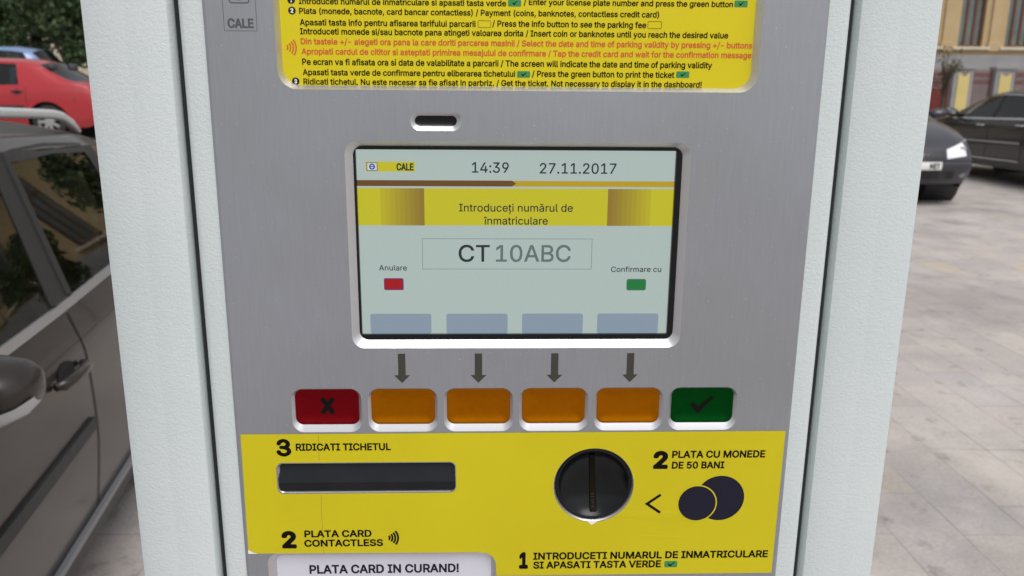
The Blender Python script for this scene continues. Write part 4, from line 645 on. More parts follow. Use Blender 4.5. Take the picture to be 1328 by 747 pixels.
class Car:
    def __init__(s, name, label, loc, rz, sp, paint, group=None, rx=0.0, lvl=3, glass='glass', detail=True):
        s.root = empty(name, loc, label, 'car', 0, group); s.root.rotation_euler = (0, 0, rz)
        if rx: s.root.rotation_euler = (Matrix.Rotation(rz, 3, 'Z') @ Matrix.Rotation(rx, 3, 'Y')).to_euler()
        s.sp = sp; W = sp['W']; cols = sp['cols']; xm = cols[0][0]; P_ = []
        for i, (xb, xr, z4, z6, z8) in enumerate(cols):
            t_ = abs(xb)/xm; wx = W*(1-0.16*max(0, t_-0.62)**2/0.1444*1.0)
            y4 = wx-0.055; y6 = wx-0.235; hood = xr is None; xr_ = xb if hood else xr
            z0 = sp['z0']+(0.06 if i in (0, len(cols)-1) else 0)
            zz = [z0, z0+0.13, z0+(z4-z0)*0.52, z4-(z4-z0)*0.17, z4]
            yy = [wx-0.07, wx-0.02, wx, wx-0.014, y4]
            xx = [xb]*5
            if i == 0: xx = [xb-0.10, xb-0.02, xb+0.02, xb-0.0, xb-0.06]
            if i == len(cols)-1: xx = [xb+0.08, xb, xb-0.03, xb, xb+0.02]
            row = [(xx[j], yy[j], zz[j]) for j in range(5)]
            if hood:
                row += [(xx[4], y4*0.93, z4+(z8-z4)*0.35), (xx[4], y4*0.76, z4+(z8-z4)*0.75), (xx[4], y4*0.40, z4+(z8-z4)*0.94), (xx[4], 0, z8)]
            else:
                row += [(xb+(xr_-xb)*0.9, y6+0.035, z6-0.045), (xr_, y6-0.01, z6), (xr_+0.03*(1 if i < 6 else -1), y6*0.55, z8-0.012), (xr_+0.04*(1 if i < 6 else -1), 0, z8)]
            P_.append(row)
        def across(row): return [Vector(p) for p in row]+[Vector((p[0], -p[1], p[2])) for p in row[-2::-1]]
        V = [v for r_ in P_ for v in across(r_)]; n = 17; nc = len(cols)
        F = {}
        for i in range(nc-1):
            for k in range(16):
                F[(i, k)] = (i*n+k, i*n+k+1, (i+1)*n+k+1, (i+1)*n+k)
        # fascias
        extra = []
        for ci, sg, bul in ((0, 1, 0.13), (nc-1, -1, 0.08)):
            rw_ = P_[ci]; top = across(rw_)[4:13]; ids = {}
            for k in range(9): ids[(4, k)] = ci*n+4+k
            for j in range(4):
                ids[(j, 0)] = ci*n+j; ids[(j, 8)] = ci*n+16-j
                for k in range(1, 8):
                    y = rw_[j][1]*top[k].y/top[0].y
                    V.append(Vector((rw_[j][0]+sg*bul*(1-(y/rw_[j][1])**2), y, rw_[j][2]+(0.0 if j < 3 else 0.0)))); ids[(j, k)] = len(V)-1
            for k in range(1, 8):
                v = V[ids[(4, k)]]; v.x += sg*bul*0.9*(1-(v.y/top[0].y)**2)
            for j in range(4):
                for k in range(8): extra.append((ids[(j, k)], ids[(j, k+1)], ids[(j+1, k+1)], ids[(j+1, k)]))
        regs = []
        for a, b in sp['glass']: regs += [('window', [(a, 4)]), ('window', [(a, 11)])]
        regs.append(('windscreen', [(sp['ws'][0], k) for k in (6, 7, 8, 9)])); regs.append(('rear_window', [(sp['rw'][0], k) for k in (6, 7, 8, 9)]))
        regs += [('pillar_cover', [(a, k)]) for a, b in sp['pillar'] for k in (4, 11)]
        taken = {f for _, fs in regs for f in fs}
        body_f = [f for key, f in F.items() if key not in taken]+extra
        creased = {}
        def border(fs):
            cnt = {}
            for f in fs:
                q = F[f]
                for a, b in zip(q, q[1:]+q[:1]): e = (min(a, b), max(a, b)); cnt[e] = cnt.get(e, 0)+1
            return [e for e, c in cnt.items() if c == 1], [q for q in {v for f in fs for v in F[f]} if sum(q in F[f] for f in fs) == 1]
        ce, cv = set(), set()
        for nme, fs in regs:
            e, v = border(fs); ce |= set(e); cv |= set(v)
        soft_e = {}
        for i in range(nc-1):
            for k in (3, 13): soft_e[(i*n+k, (i+1)*n+k)] = 0.45
            for k in (4, 12): soft_e[(i*n+k, (i+1)*n+k)] = 0.5
            for k in (0, 16): soft_e[(i*n+k, (i+1)*n+k)] = 0.8
            for k in (1, 15): soft_e[(i*n+k, (i+1)*n+k)] = 0.4
            for k in (6, 10): soft_e[(i*n+k, (i+1)*n+k)] = 0.35
        def build(fs, lv):
            used = sorted({v for f in fs for v in f}); mp = {v: i for i, v in enumerate(used)}
            me = bpy.data.meshes.new('m'); me.from_pydata([V[v] for v in used], [], [tuple(mp[v] for v in f) for f in fs]); me.update()
            bm = bmesh.new(); bm.from_mesh(me); le = bm.edges.layers.float.new('crease_edge'); lv_ = bm.verts.layers.float.new('crease_vert')
            for e in bm.edges:
                k = tuple(sorted((used[e.verts[0].index], used[e.verts[1].index])))
                e[le] = 1.0 if k in ce else soft_e.get(k, 0.0)
            for v in bm.verts:
                if used[v.index] in cv: v[lv_] = 1.0
            bmesh.ops.recalc_face_normals(bm, faces=list(bm.faces))
            bm.to_mesh(me); bm.free(); return subdiv(me, lv)
        me = build(body_f, lvl); whole = build(list(F.values())+extra, lvl)
        bmw = bmesh.new(); bmw.from_mesh(whole); s.bvh = BVHTree.FromBMesh(bmw); bmw.free(); bpy.data.meshes.remove(whole)
        # wheel arches
        bm = bmesh.new(); bm.from_mesh(me); ra = sp['wr']+0.055; W_ = W
        for wx in sp['wheels']:
            def inside(f):
                c = f.calc_center_median(); return abs(c.y) > W_*0.6 and math.hypot(c.x-wx, c.z-sp['wr']) < ra
            bmesh.ops.delete(bm, geom=[f for f in bm.faces if inside(f)], context='FACES')
            for v in bm.verts:
                if abs(v.co.y) > W_*0.6 and any(e.is_boundary for e in v.link_edges):
                    d = math.hypot(v.co.x-wx, v.co.z-sp['wr'])
                    if d < ra+0.13 and v.co.z > sp['z0']+0.02:
                        v.co.x = wx+(v.co.x-wx)*ra/d; v.co.z = sp['wr']+(v.co.z-sp['wr'])*ra/d
        bm.to_mesh(me); bm.free()
        s.body = link('body', me, paint, s.root, True)
        for nme, fs in regs:
            gm = build([F[f] for f in fs], 3); gm.update(); p0 = gm.polygons[len(gm.polygons)//2]
            if p0.normal.dot(p0.center-Vector((0, 0, 0.7))) < 0: gm.flip_normals()
            o = link(nme, gm, M['trim_black'] if nme == 'pillar_cover' else M[glass], s.root, True)
        # wheel wells, wheels
        ww = MB()
        for wx in sp['wheels']:
            for sd in (1, -1):
                prof = [(ra+0.012, W-0.035), (ra+0.012, W*0.45), (0.02, W*0.45)]
                ww.loft([[(wx+r_*math.cos(2*math.pi*k/28), sd*y, sp['wr']+r_*math.sin(2*math.pi*k/28)) for k in range(28)] for r_, y in prof])
        ww.box((0, 0, sp['z0']+0.06), (cols[0][0]*1.75, W*1.5, 0.04))
        ww.build('underbody', M['trim_black'], s.root)
        for wx in sp['wheels']:
            for sd in (1, -1): s.wheel(wx, sd)
        s.interior()
    def wheel(s, wx, sd):
        r = s.sp['wr']; W = s.sp['W']; y0 = W-0.03; n = 40
        def ring(rad, y): return [(wx+rad*math.cos(2*math.pi*k/n), sd*y, r+rad*math.sin(2*math.pi*k/n)) for k in range(n)]
        h = MB(); h.loft([ring(r*0.62, y0-0.10), ring(r*0.3, y0-0.09), ring(0.01, y0-0.09)]); w_ = h.build('wheel', M['trim_black'], s.root)
        t_ = MB(); t_.loft([ring(r*0.64, y0-0.01), ring(r*0.68, y0), ring(r*0.9, y0-0.004), ring(r*0.985, y0-0.03), ring(r, y0-0.06), ring(r, y0-0.15), ring(r*0.97, y0-0.19), ring(r*0.64, y0-0.2)])
        t_.build('tyre', M['tyre'], w_, True)
        q = MB(); q.loft([ring(r*0.655, y0-0.012), ring(r*0.62, y0-0.02), ring(r*0.60, y0-0.08)])
        for k in range(7):
            a = 2*math.pi*k/7; c_, s_ = math.cos(a), math.sin(a)
            def pt(rad, off, y): return (wx+rad*c_-off*s_, sd*y, r+rad*s_+off*c_)
            q.add([pt(0.02, -0.03, y0-0.02), pt(0.02, 0.03, y0-0.02), pt(r*0.62, 0.025, y0-0.025), pt(r*0.62, -0.025, y0-0.025)], [(0, 1, 2, 3)])
        q.loft([ring(0.045, y0-0.03), ring(0.04, y0-0.012), ring(0.005, y0-0.01)]); q.build('rim', M['alloy'], w_)
    def interior(s, seat='seat_grey'):
        W = s.sp['W']; b = MB()
        b.box((-0.35, 0, 0.62), (2.3, W*1.6, 0.10)); b.box((0.78, 0, 0.86), (0.30, W*1.5, 0.20), bev=0.05); b.build('cabin_floor', M['cabin'], s.root)
    def seats(s, m, x0=0.05, x1=-0.85):
        W = s.sp['W']
        for x, ys in ((x0, (0.36, -0.36)), (x1, (0.38, -0.38))):
            for y in ys:
                q = MB(); q.box((x, y, 0.72), (0.48, 0.48, 0.14), bev=0.05)
                q.loft([[(x-0.22-0.17*t_+0.06*math.cos(a), y+wd*math.sin(a), 0.72+0.52*t_) for a in [2*math.pi*k/16 for k in range(16)]] for t_, wd in ((0, 0.24), (0.3, 0.25), (0.75, 0.235), (0.97, 0.18), (1.0, 0.12))], cap1=True)
                o = q.build('seat', m, s.root, True)
                h = MB(); h.box((x-0.42, y, 1.31), (0.09, 0.25, 0.15), bev=0.04); h.build('headrest', m, o, True)
    def ray(s, o, d):
        h = s.bvh.ray_cast(Vector(o), Vector(d)); return h[0], h[1]
    def proj(s, name, poly, face, m, off=0.004, th=0.012, parent=None, cuts=2):
        """a piece of trim shaped by an outline, laid on the body surface; face: left, right, front, rear, top"""
        vs, fs = fill2d([poly]); me = bpy.data.meshes.new('m'); me.from_pydata([(v[0], v[1], 0) for v in vs], [], fs)
        bm = bmesh.new(); bm.from_mesh(me)
        if cuts: bmesh.ops.subdivide_edges(bm, edges=list(bm.edges), cuts=cuts, use_grid_fill=True)
        D = {'left': (0, -1, 0), 'right': (0, 1, 0), 'front': (-1, 0, 0), 'rear': (1, 0, 0), 'top': (0, 0, -1)}[face]; D = Vector(D)
        for v in bm.verts:
            u, w_ = v.co.x, v.co.y
            o = Vector((u, 0, w_)) if face in ('left', 'right') else (Vector((0, u, w_)) if face in ('front', 'rear') else Vector((u, w_, 0)))
            h, nr = s.ray(o-D*6, D)
            v.co = (h if h is not None else o) - D*off
        if th:
            g_ = bmesh.ops.extrude_face_region(bm, geom=list(bm.faces))
            for v in [e for e in g_['geom'] if isinstance(e, bmesh.types.BMVert)]: v.co += D*th
        bmesh.ops.recalc_face_normals(bm, faces=list(bm.faces)); bm.to_mesh(me); bm.free()
        return link(name, me, m, parent or s.root, False)
    def strip(s, name, pts, width, face, m, off=0.003, th=0.008, step=0.05, parent=None):
        out = [Vector(pts[0])]
        for a, b in zip(pts, pts[1:]):
            a, b = Vector(a), Vector(b); k = max(1, int((b-a).length/step))
            out += [a+(b-a)*(i+1)/k for i in range(k)]
        n = len(out); L, Rr = [], []
        for i in range(n):
            d = (out[min(i+1, n-1)]-out[max(i-1, 0)]).normalized(); nr = Vector((-d.y, d.x))
            L.append(out[i]+nr*width/2); Rr.append(out[i]-nr*width/2)
        D = Vector({'left': (0, -1, 0), 'right': (0, 1, 0), 'front': (-1, 0, 0), 'rear': (1, 0, 0)}[face]); vs = []
        for row in (L, Rr):
            for v in row:
                o = Vector((v.x, 0, v.y)) if face in ('left', 'right') else Vector((0, v.x, v.y))
                h, nr = s.ray(o-D*6, D); vs.append((h if h is not None else o)-D*off)
        fs = [(i, i+1, n+i+1, n+i) for i in range(n-1)]
        b = MB(); b.add(vs, fs)
        if th:
            vs2 = [v+D*th for v in vs]; b.add(vs+vs2, [(i, i+1, 2*n+i+1, 2*n+i) for i in range(n-1)]+[(n+i, n+i+1, 3*n+i+1, 3*n+i) for i in range(n-1)])
        o = b.build(name, m, parent or s.root); recalc(o.data); return o
    def lines(s, sides=('left', 'right')):
        """door seams, belt trim, handles, mirrors"""
        sp = s.sp; c = sp['cols']; zb = c[5][2]; f0 = c[4][0]+0.10
        for sd in sides:
            for x in (f0, sp['seam'][0], sp['seam'][1]+0.04):
                s.strip('door_seam', [(x+0.03, sp['z0']+0.16), (x, sp['z0']+0.35), (x, zb-0.02)], 0.008, sd, M['seam'], 0.002, 0)
            s.strip('door_seam', [(f0+0.02, sp['z0']+0.155), (sp['seam'][1]+0.1, sp['z0']+0.155)], 0.008, sd, M['seam'], 0.002, 0)
    def handle(s, x, z, sd, m=None, L=0.20):
        sg = 1 if sd == 'left' else -1; D = Vector((0, -sg, 0))
        h = lambda u, w_: s.ray(Vector((u, 0, w_))-D*6, D)[0]
        pts = []
        for k in range(9):
            t_ = k/8; p = h(x-L/2+L*t_, z+0.006*math.sin(math.pi*t_)); pts.append(p-D*(0.008+0.030*math.sin(math.pi*t_)**0.5))
        b = MB(); b.tube(pts, [0.010, 0.014, 0.015, 0.015, 0.015, 0.015, 0.015, 0.014, 0.010], 10); o = b.build('door_handle', m or s.body.data.materials[0], s.root, True)
        s.proj('handle_recess', [(x+0.06*math.cos(a), z-0.002+0.036*math.sin(a)) for a in [2*math.pi*k/18 for k in range(18)]], sd, M['seam'], 0.002, 0, o)
        return o
    def mirror(s, x, sd, m=None, strip=None, z=None, out=0.0):
        sg = 1 if sd == 'left' else -1; c = s.sp['cols']; zb = z or c[4][2]+0.10; W = s.sp['W']; y = W+0.07+out
        b = MB(); loops = []
        for k, (yy, sx, sz) in enumerate(((-0.125, .02, .02), (-0.118, .055, .045), (-0.07, .075, .063), (0.0, .085, .068), (0.06, .080, .061), (0.10, .062, .046), (0.118, .035, .026), (0.122, .008, .008))):
            loops.append([(x+sx*math.cos(a)*(1.25 if math.cos(a) > 0 else 0.55), sg*(y+yy), zb+0.012*yy/0.1+sz*math.copysign(abs(math.sin(a))**0.85, math.sin(a))) for a in [2*math.pi*q/24 for q in range(24)]])
        b.loft(loops, cap0=True, cap1=True); o = b.build('wing_mirror', m or s.body.data.materials[0], s.root, True); recalc(o.data)
        a = MB(); a.tube([(x+0.01, sg*(W-0.07), zb-0.07), (x+0.01, sg*(y-0.06), zb-0.05)], [0.03, 0.028], 10); a.build('mirror_arm', M['trim_black'], o, True)
        gl = MB(); gl.add([(x-0.05, sg*(y-0.08), zb-0.045), (x-0.05, sg*(y+0.07), zb-0.03), (x-0.05, sg*(y+0.07), zb+0.035), (x-0.05, sg*(y-0.08), zb+0.03)], [(0, 1, 2, 3)]); gl.build('mirror_glass', M['chrome'], o)
        if strip:
            q = MB(); up, lo = [], []
            for i in range(len(loops)-1):
                pass
            lp = []
            for yy, sx, sz in ((-0.12, .055, .046), (-0.07, .078, .066), (0.0, .089, .071), (0.06, .084, .064), (0.10, .066, .049), (0.121, .039, .028)):
                lp.append([(x+sx*math.cos(a)*(1.25 if math.cos(a) > 0 else 0.55), sg*(y+yy), zb+0.012*yy/0.1+sz*math.sin(a)) for a in [R(-74+i*5.2) for i in range(11)]])
            q.loft(lp, closed=False); oo = q.build('mirror_trim', strip, o, True)
        return o

def poly(*p): return list(p)

# --- brown car close on the left, its front towards the camera
YAWB = R(9.05); ub = Vector((-math.sin(YAWB), math.cos(YAWB))); nb = Vector((-math.cos(YAWB), -math.sin(YAWB)))
ctr = Vector((CAM.x, CAM.y)) + ub*1.98 + nb*1.496
brown = Car('parked_car', 'dark brown hatchback with silver roof rails parked close beside the parking meter', (ctr.x, ctr.y, 0.07), -math.pi/2+YAWB, HATCH, M['car_brown'], 'cars parked on the square', rx=R(-0.9), lvl=4)
brown.root.scale = (0.944, 0.944, 0.902)
B = brown; B.lines(); B.seats(M['seat_tan'])
for sd in ('left', 'right'):
    B.handle(0.02, 0.80, sd); B.handle(-0.90, 0.82, sd)
    B.mirror(0.66, sd, strip=M['rail'], z=0.985, out=-0.02)
    B.strip('belt_trim', [(0.60, .935), (-.08, .945), (-1.0, .975), (-1.58, 1.005)], 0.022, sd, M['chrome'], 0.006, 0.01)
    B.strip('moulding_or_reflection', [(0.62, .60), (-0.10, .615)], 0.036, sd, M['trim_black'], 0.010, 0.014)  # dark strip imitates a reflection in the glossy front door; no moulding there
    B.strip('sill_cover', [(0.86, .285), (-0.84, .285)], 0.10, sd, M['trim_black'], 0.012, 0.02)
    B.strip('sill_trim', [(0.86, .345), (-0.84, .345)], 0.022, sd, M['sill_grey'], 0.016, 0.02)
    B.strip('window_frame', [(-.20, .965), (-.262, 1.345), (-.60, 1.352), (-.90, 1.338), (-.93, 1.30), (-.985, 1.0)], 0.034, sd, M['trim_black'], 0.004, 0.004)
    B.strip('window_frame', [(.50, .965), (.16, 1.27), (.10, 1.318), (-.17, 1.348), (-.085, .96)], 0.034, sd, M['trim_black'], 0.004, 0.004)
    sg = 1 if sd == 'left' else -1
    rl = MB(); pts = []
    for k in range(17):
        t_ = k/16; x = 0.10-1.27*t_; h, _ = B.ray((x, sg*0.585, 4), (0, 0, -1)); e = min(t_, 1-t_)/0.14
        pts.append((x, sg*0.585, h.z+0.012+0.045*min(1, e)**0.7))
    rl.tube(pts, [0.013]+[0.017]*15+[0.012], 10); rl.build('roof_rail', M['rail'], B.root, True)
    B.proj('headlight', [(sg*y, z) for y, z in ((0.42, .66), (0.74, .70), (0.76, .80), (0.50, .76))][::sg], 'front', M['lamp_glass'], 0.006, 0.02)
    B.proj('tail_light', [(sg*y, z) for y, z in ((0.62, .74), (0.80, .74), (0.78, .98), (0.66, .98))][::sg], 'rear', M['tail_red'], 0.006, 0.02)
B.proj('grille', [(-.36, .50), (.36, .50), (.40, .62), (-.40, .62)], 'front', M['trim_black'], 0.006, 0.02)

# --- red saloon further up the street
redc = Car('parked_car', 'red saloon parked side-on behind the brown hatchback', (-9.36, 15.95, 0.52), math.pi, SEDAN, M['car_red'], 'cars parked on the square', lvl=3, glass='glass_dark')
B = redc; B.lines(('left',)); B.seats(M['seat_grey'])
for sd in ('left', 'right'):
    B.handle(0.03, 0.83, sd, M['trim_black']); B.handle(-0.80, 0.85, sd, M['trim_black']); B.mirror(0.62, sd, M['trim_black'])
    sg = 1 if sd == 'left' else -1
    B.proj('headlight', [(sg*y, z) for y, z in ((0.42, .66), (0.74, .70), (0.76, .80), (0.50, .76))][::sg], 'front', M['lamp_glass'], 0.006, 0.02)
    B.proj('tail_light', [(sg*y, z) for y, z in ((0.56, .66), (0.80, .66), (0.79, .86), (0.58, .86))][::sg], 'rear', M['tail_red'], 0.006, 0.02)
    B.strip('moulding_or_reflection', [(0.66, .56), (-0.90, .58)], 0.05, sd, M['trim_black'], 0.008, 0.012)
# --- blue hatchback behind the red car
bluc = Car('parked_car', 'tall pale blue car under the trees behind the red saloon', (-14.2, 24.0, 0.72), math.pi, HATCH, M['car_blue'], 'cars parked on the square', lvl=2, glass='glass_dark')
bluc.root.scale = (1.05, 1.05, 1.27)
bluc.seats(M['seat_grey']); bluc.lines(('left',))
for sd in ('left', 'right'):
    bluc.mirror(0.66, sd); bluc.handle(0.02, 0.82, sd); bluc.handle(-0.9, 0.84, sd)

# --- dark hatchback facing the camera on the right
hat = Car('parked_car', 'dark hatchback facing the camera with bright headlight and white number plate', (5.42, 11.75, 0.062), -math.pi/2, HATCH, M['car_dark'], 'cars parked on the square', lvl=3, glass='glass_dark')
hat.root.scale = (1.0, 1.0, 1.08)
B = hat; B.lines(); B.seats(M['seat_grey'])
for sd in ('left', 'right'):
    B.mirror(0.66, sd); B.handle(0.02, 0.82, sd); B.handle(-0.9, 0.84, sd)
    sg = 1 if sd == 'left' else -1
    hl = B.proj('headlight', [(sg*y, z) for y, z in ((0.34, .56), (0.76, .60), (0.79, .70), (0.72, .765), (0.36, .66))][::sg], 'front', M['lamp_glass'], 0.012, 0.03)
    b_ = MB(); h, _ = B.ray((6, sg*0.60, .665), (-1, 0, 0)); b_.loft([[(h.x+dx, sg*0.60+r_*math.cos(2*math.pi*k/20), .660+r_*math.sin(2*math.pi*k/20)) for k in range(20)] for dx, r_ in ((0.013, 0.045), (0.017, 0.040), (0.017, 0.028), (0.015, 0.004))], cap1=True)
    b_.build('lamp_bulb', M['chrome'], hl, True)
    B.proj('grille', [(sg*y, z) for y, z in ((0.05, .56), (0.33, .555), (0.33, .65), (0.05, .66))][::sg], 'front', M['trim_black'], 0.008, 0.02)
    for k in range(3): B.strip('grille_bar', [(sg*0.06, .58+0.028*k), (sg*0.32, .578+0.026*k)], 0.008, 'front', M['car_dark'], 0.012, 0.01)
    fl = MB(); h, _ = B.ray((6, sg*0.60, .37), (-1, 0, 0)); fl.loft([[(h.x+dx, sg*0.60+r_*math.cos(2*math.pi*k/20), .37+r_*math.sin(2*math.pi*k/20)) for k in range(20)] for dx, r_ in ((-0.02, 0.042), (0.010, 0.040), (0.012, 0.032), (0.006, 0.003))], cap1=True)
    fl.build('fog_light', M['fog_lens'], B.root, True)
B.strip('bumper_seam', [(-.74, .535), (.74, .535)], 0.008, 'front', M['seam'], 0.003, 0)
B.proj('lower_grille', [(-.50, .32), (.50, .32), (.46, .41), (-.46, .41)], 'front', M['trim_black'], 0.006, 0.02)
pl_ = B.proj('number_plate', [(-.26, .435), (.26, .435), (.26, .525), (-.26, .525)], 'front', M['plate'], 0.022, 0.02)
vs, fs = text2d('NIT', 0.10, 0.235, .449, 0.062, 'bold'); b_ = MB(); vv = []
for u, w_ in vs:
    h, _ = B.ray((6, u, w_), (-1, 0, 0)); vv.append((h.x+0.026, u, w_))
b_.add(vv, fs); b_.build('lettering', M['ink'], pl_)

# --- big black saloon beside it, seen from its left side
blk_ = Car('parked_car', 'long black saloon with chrome side strips parked right of the dark hatchback', (9.03, 12.80, 0.11), math.pi/2, BIG, M['car_black'], 'cars parked on the square', lvl=3, glass='glass_dark')
B = blk_; B.lines(); B.seats(M['seat_grey'], 0.1, -0.85)
for sd in ('left', 'right'):
    B.handle(0.08, 0.86, sd, M['chrome']); B.handle(-0.92, 0.88, sd, M['chrome']); B.mirror(0.86, sd)
    B.strip('belt_trim', [(0.95, .952), (-.10, .967), (-1.1, .987), (-1.66, 1.0)], 0.026, sd, M['chrome'], 0.006, 0.01)
    B.strip('moulding_or_reflection', [(1.05, .60), (-1.0, .62)], 0.022, sd, M['chrome'], 0.010, 0.012)
    B.strip('sill_trim', [(1.05, .335), (-1.0, .345)], 0.018, sd, M['chrome'], 0.010, 0.012)
    B.strip('window_trim', [(0.62, 1.0), (0.30, 1.235), (0.18, 1.315), (-.18, 1.352), (-.92, 1.33), (-1.30, 1.26)], 0.016, sd, M['chrome'], 0.006, 0.008)
    sg = 1 if sd == 'left' else -1
    B.proj('headlight', [(sg*y, z) for y, z in ((0.42, .62), (0.78, .66), (0.80, .76), (0.46, .74))][::sg], 'front', M['lamp_glass'], 0.006, 0.02)
    B.proj('tail_light', [(sg*y, z) for y, z in ((0.52, .70), (0.84, .70), (0.83, .88), (0.52, .88))][::sg], 'rear', M['tail_red'], 0.006, 0.02)

# ================================================================== buildings
def wall_holes(b, x0, x1, z0, z1, y, holes, depth, mi=0):
    vs, fs = fill2d([[(x0, z0), (x1, z0), (x1, z1), (x0, z1)]]+[[(a, c), (b_, c), (b_, d), (a, d)] for a, b_, c, d in holes])
    b.add([(v[0], y, v[1]) for v in vs], fs, mi)
    for a, b_, c, d in holes:
        l0 = [(a, y, c), (b_, y, c), (b_, y, d), (a, y, d)]; l1 = [(p[0], y+depth, p[2]) for p in l0]; b.loft([l0, l1], mi=mi)
def window(root, x0, x1, z0, z1, y, mull, fr, sill=True, rows=0):
    o = MB(); t_ = 0.075
    o.box(((x0+x1)/2, y, z0+t_/2), (x1-x0, 0.07, t_)); o.box(((x0+x1)/2, y, z1-t_/2), (x1-x0, 0.07, t_))
    for x in (x0+t_/2, x1-t_/2): o.box((x, y, (z0+z1)/2), (t_, 0.07, z1-z0-2*t_-0.004))
    for k in range(1, mull+1):
        o.box((x0+(x1-x0)*k/(mull+1), y+0.002, (z0+z1)/2), (0.085, 0.064, z1-z0-2*t_-0.004))
    for k in range(rows): o.box(((x0+x1)/2, y+0.006, z1-(z1-z0)*0.28), (x1-x0-2*t_-0.01, 0.05, 0.06))
    f = o.build('window', fr, root)
    g_ = MB(); g_.box(((x0+x1)/2, y+0.03, (z0+z1)/2), (x1-x0-0.04, 0.01, z1-z0-0.04)); g_.build('pane', M['pane'], f)
    return f
YB = 33.0; gb0 = gz(20, YB)
bld = empty('ochre_building', (19, YB, gb0), 'ochre stucco building with tall brown-framed windows over a grey plinth', 'building')
wx = []
x = 19.48-1.92*4
while x < 38: wx.append(x); x += 1.92
X0, X1 = 0.5-19, 42.0-19  # unseen left end extended to give the brown car's windows a tan reflection
holes = []; hw = 0.50
xs_ = [v-19 for v in [19.48+1.92*k for k in range(-5, 12)]]+[4.2-19, 7.6-19]  # two odd windows on the unseen end, added to vary that reflection
xs_.sort()
for xc in xs_: holes.append((xc-hw, xc+hw, 3.32-gb0, 6.3-gb0))
for xc in xs_: holes.append((xc-hw, xc+hw, 7.6-gb0, 9.9-gb0))
b = MB(); wall_holes(b, X0, X1, 3.0-gb0, 11.0, 0, holes, 0.3); b.box(((X0+X1)/2, 6.2, 5.5), (X1-X0, 11.8, 11.0))
b.build('wall', M['stucco'], bld)
b = MB(); b.box(((X0+X1)/2, 6, (3.0-gb0)/2), (X1-X0+0.24, 12.3, 3.0-gb0-0.004)); b.build('plinth', M['plinth'], bld)
for i, xc in enumerate(xs_):
    for z0, z1 in ((3.32-gb0, 6.3-gb0), (7.6-gb0, 9.9-gb0)):
        f = window(bld, xc-hw+0.003, xc+hw-0.003, z0+0.003, z1-0.003, 0.16, 2, M['brown_frame'], rows=1)
        s_ = MB(); s_.box((xc, -0.075, z0-0.065), (2*hw+0.5 if z0 < 4 else 2*hw+0.2, 0.19, 0.12), bev=0.015); s_.build('sill', M['stone_sill'], f)
for i in range(len(xs_)-1):       # shallow pilasters between the windows
    xc = (xs_[i]+xs_[i+1])/2; b = MB(); b.box((xc, -0.035, 6.9-gb0), (0.42, 0.08, 7.4)); b.box((xc, -0.05, 3.32-gb0), (0.52, 0.12, 0.36), bev=0.02)
    b.build('pilaster', M['stucco'], bld)
b = MB(); b.box(((X0+X1)/2, 5.9, 11.1), (X1-X0+0.8, 12.6, 0.3), bev=0.05); b.box(((X0+X1)/2, -0.1, 7.05-gb0), (X1-X0, 0.3, 0.22), bev=0.04); b.build('cornice', M['stone_sill'], bld)

pb = empty('pale_building', (-32, 50, gz(-32, 45)), 'pale rendered block mostly hidden behind the dark trees on the left', 'building')
holes = [(xc-0.6, xc+0.6, z, z+1.5) for xc in [-22+3.1*k for k in range(15)] for z in (1.2, 4.2, 7.2)]
b = MB(); wall_holes(b, -25, 25, 0, 10.5, 0, holes, 0.25); b.box((0, 6.2, 5.25), (50, 11.9, 10.5)); b.build('wall', M['stucco_pale'], pb)
for a, c_, z, z1 in holes: window(pb, a+0.003, c_-0.003, z+0.003, z1-0.003, 0.15, 1, M['brown_frame'])
b = MB(); b.box((0, 5.9, 10.6), (50.8, 12.8, 0.28), bev=0.05); b.build('roof', M['plinth'], pb)

# ================================================================== fence in front of the ochre building
YF = 27.0
px_ = [11.57, 15.83, 17.24, 18.65, 20.06, 21.47, 22.88, 24.29]
def pillar(x, lab):
    z = gz(x, YF); r_ = empty('fence_pillar', (x, YF, z), lab, 'pillar', group='grey fence pillars with yellow panels')
    b = MB(); h = 2.36-z
    b.box((0, 0, h/2-0.06), (0.66, 0.34, h-0.12)); b.box((0, 0, h-0.055), (0.74, 0.42, 0.11), bev=0.02); b.box((0, 0, 0.15), (0.72, 0.40, 0.30), bev=0.02); b.build('pillar_body', M['pillar_grey'], r_)
    t_ = h-0.235; o = [(-0.19, 0.36), (0.19, 0.36), (0.19, t_), (0.12, t_), (0.09, t_-0.06), (0.0, t_-0.09), (-0.09, t_-0.06), (-0.12, t_), (-0.19, t_)]
    vs, fs = fill2d([o]); q = MB(); q.add([(v[0], -0.195, v[1]) for v in vs], fs); q.loft([[(v[0], -0.195, v[1]) for v in o], [(v[0], -0.17, v[1]) for v in o]]); q.build('yellow_panel', M['pillar_yellow'], r_)
for i, x in enumerate(px_):
    pillar(x, ['grey fence pillar with yellow panel at the far end of the red gate', 'grey fence pillar with yellow panel beside the red gate, behind the black mirror', 'second grey yellow-panelled pillar from the red gate, above the black saloon'][i] if i < 3 else 'grey yellow-panelled fence pillar, number %s from the red gate along the fence' % ['', '', '', 'three', 'four', 'five', 'six', 'seven'][i])
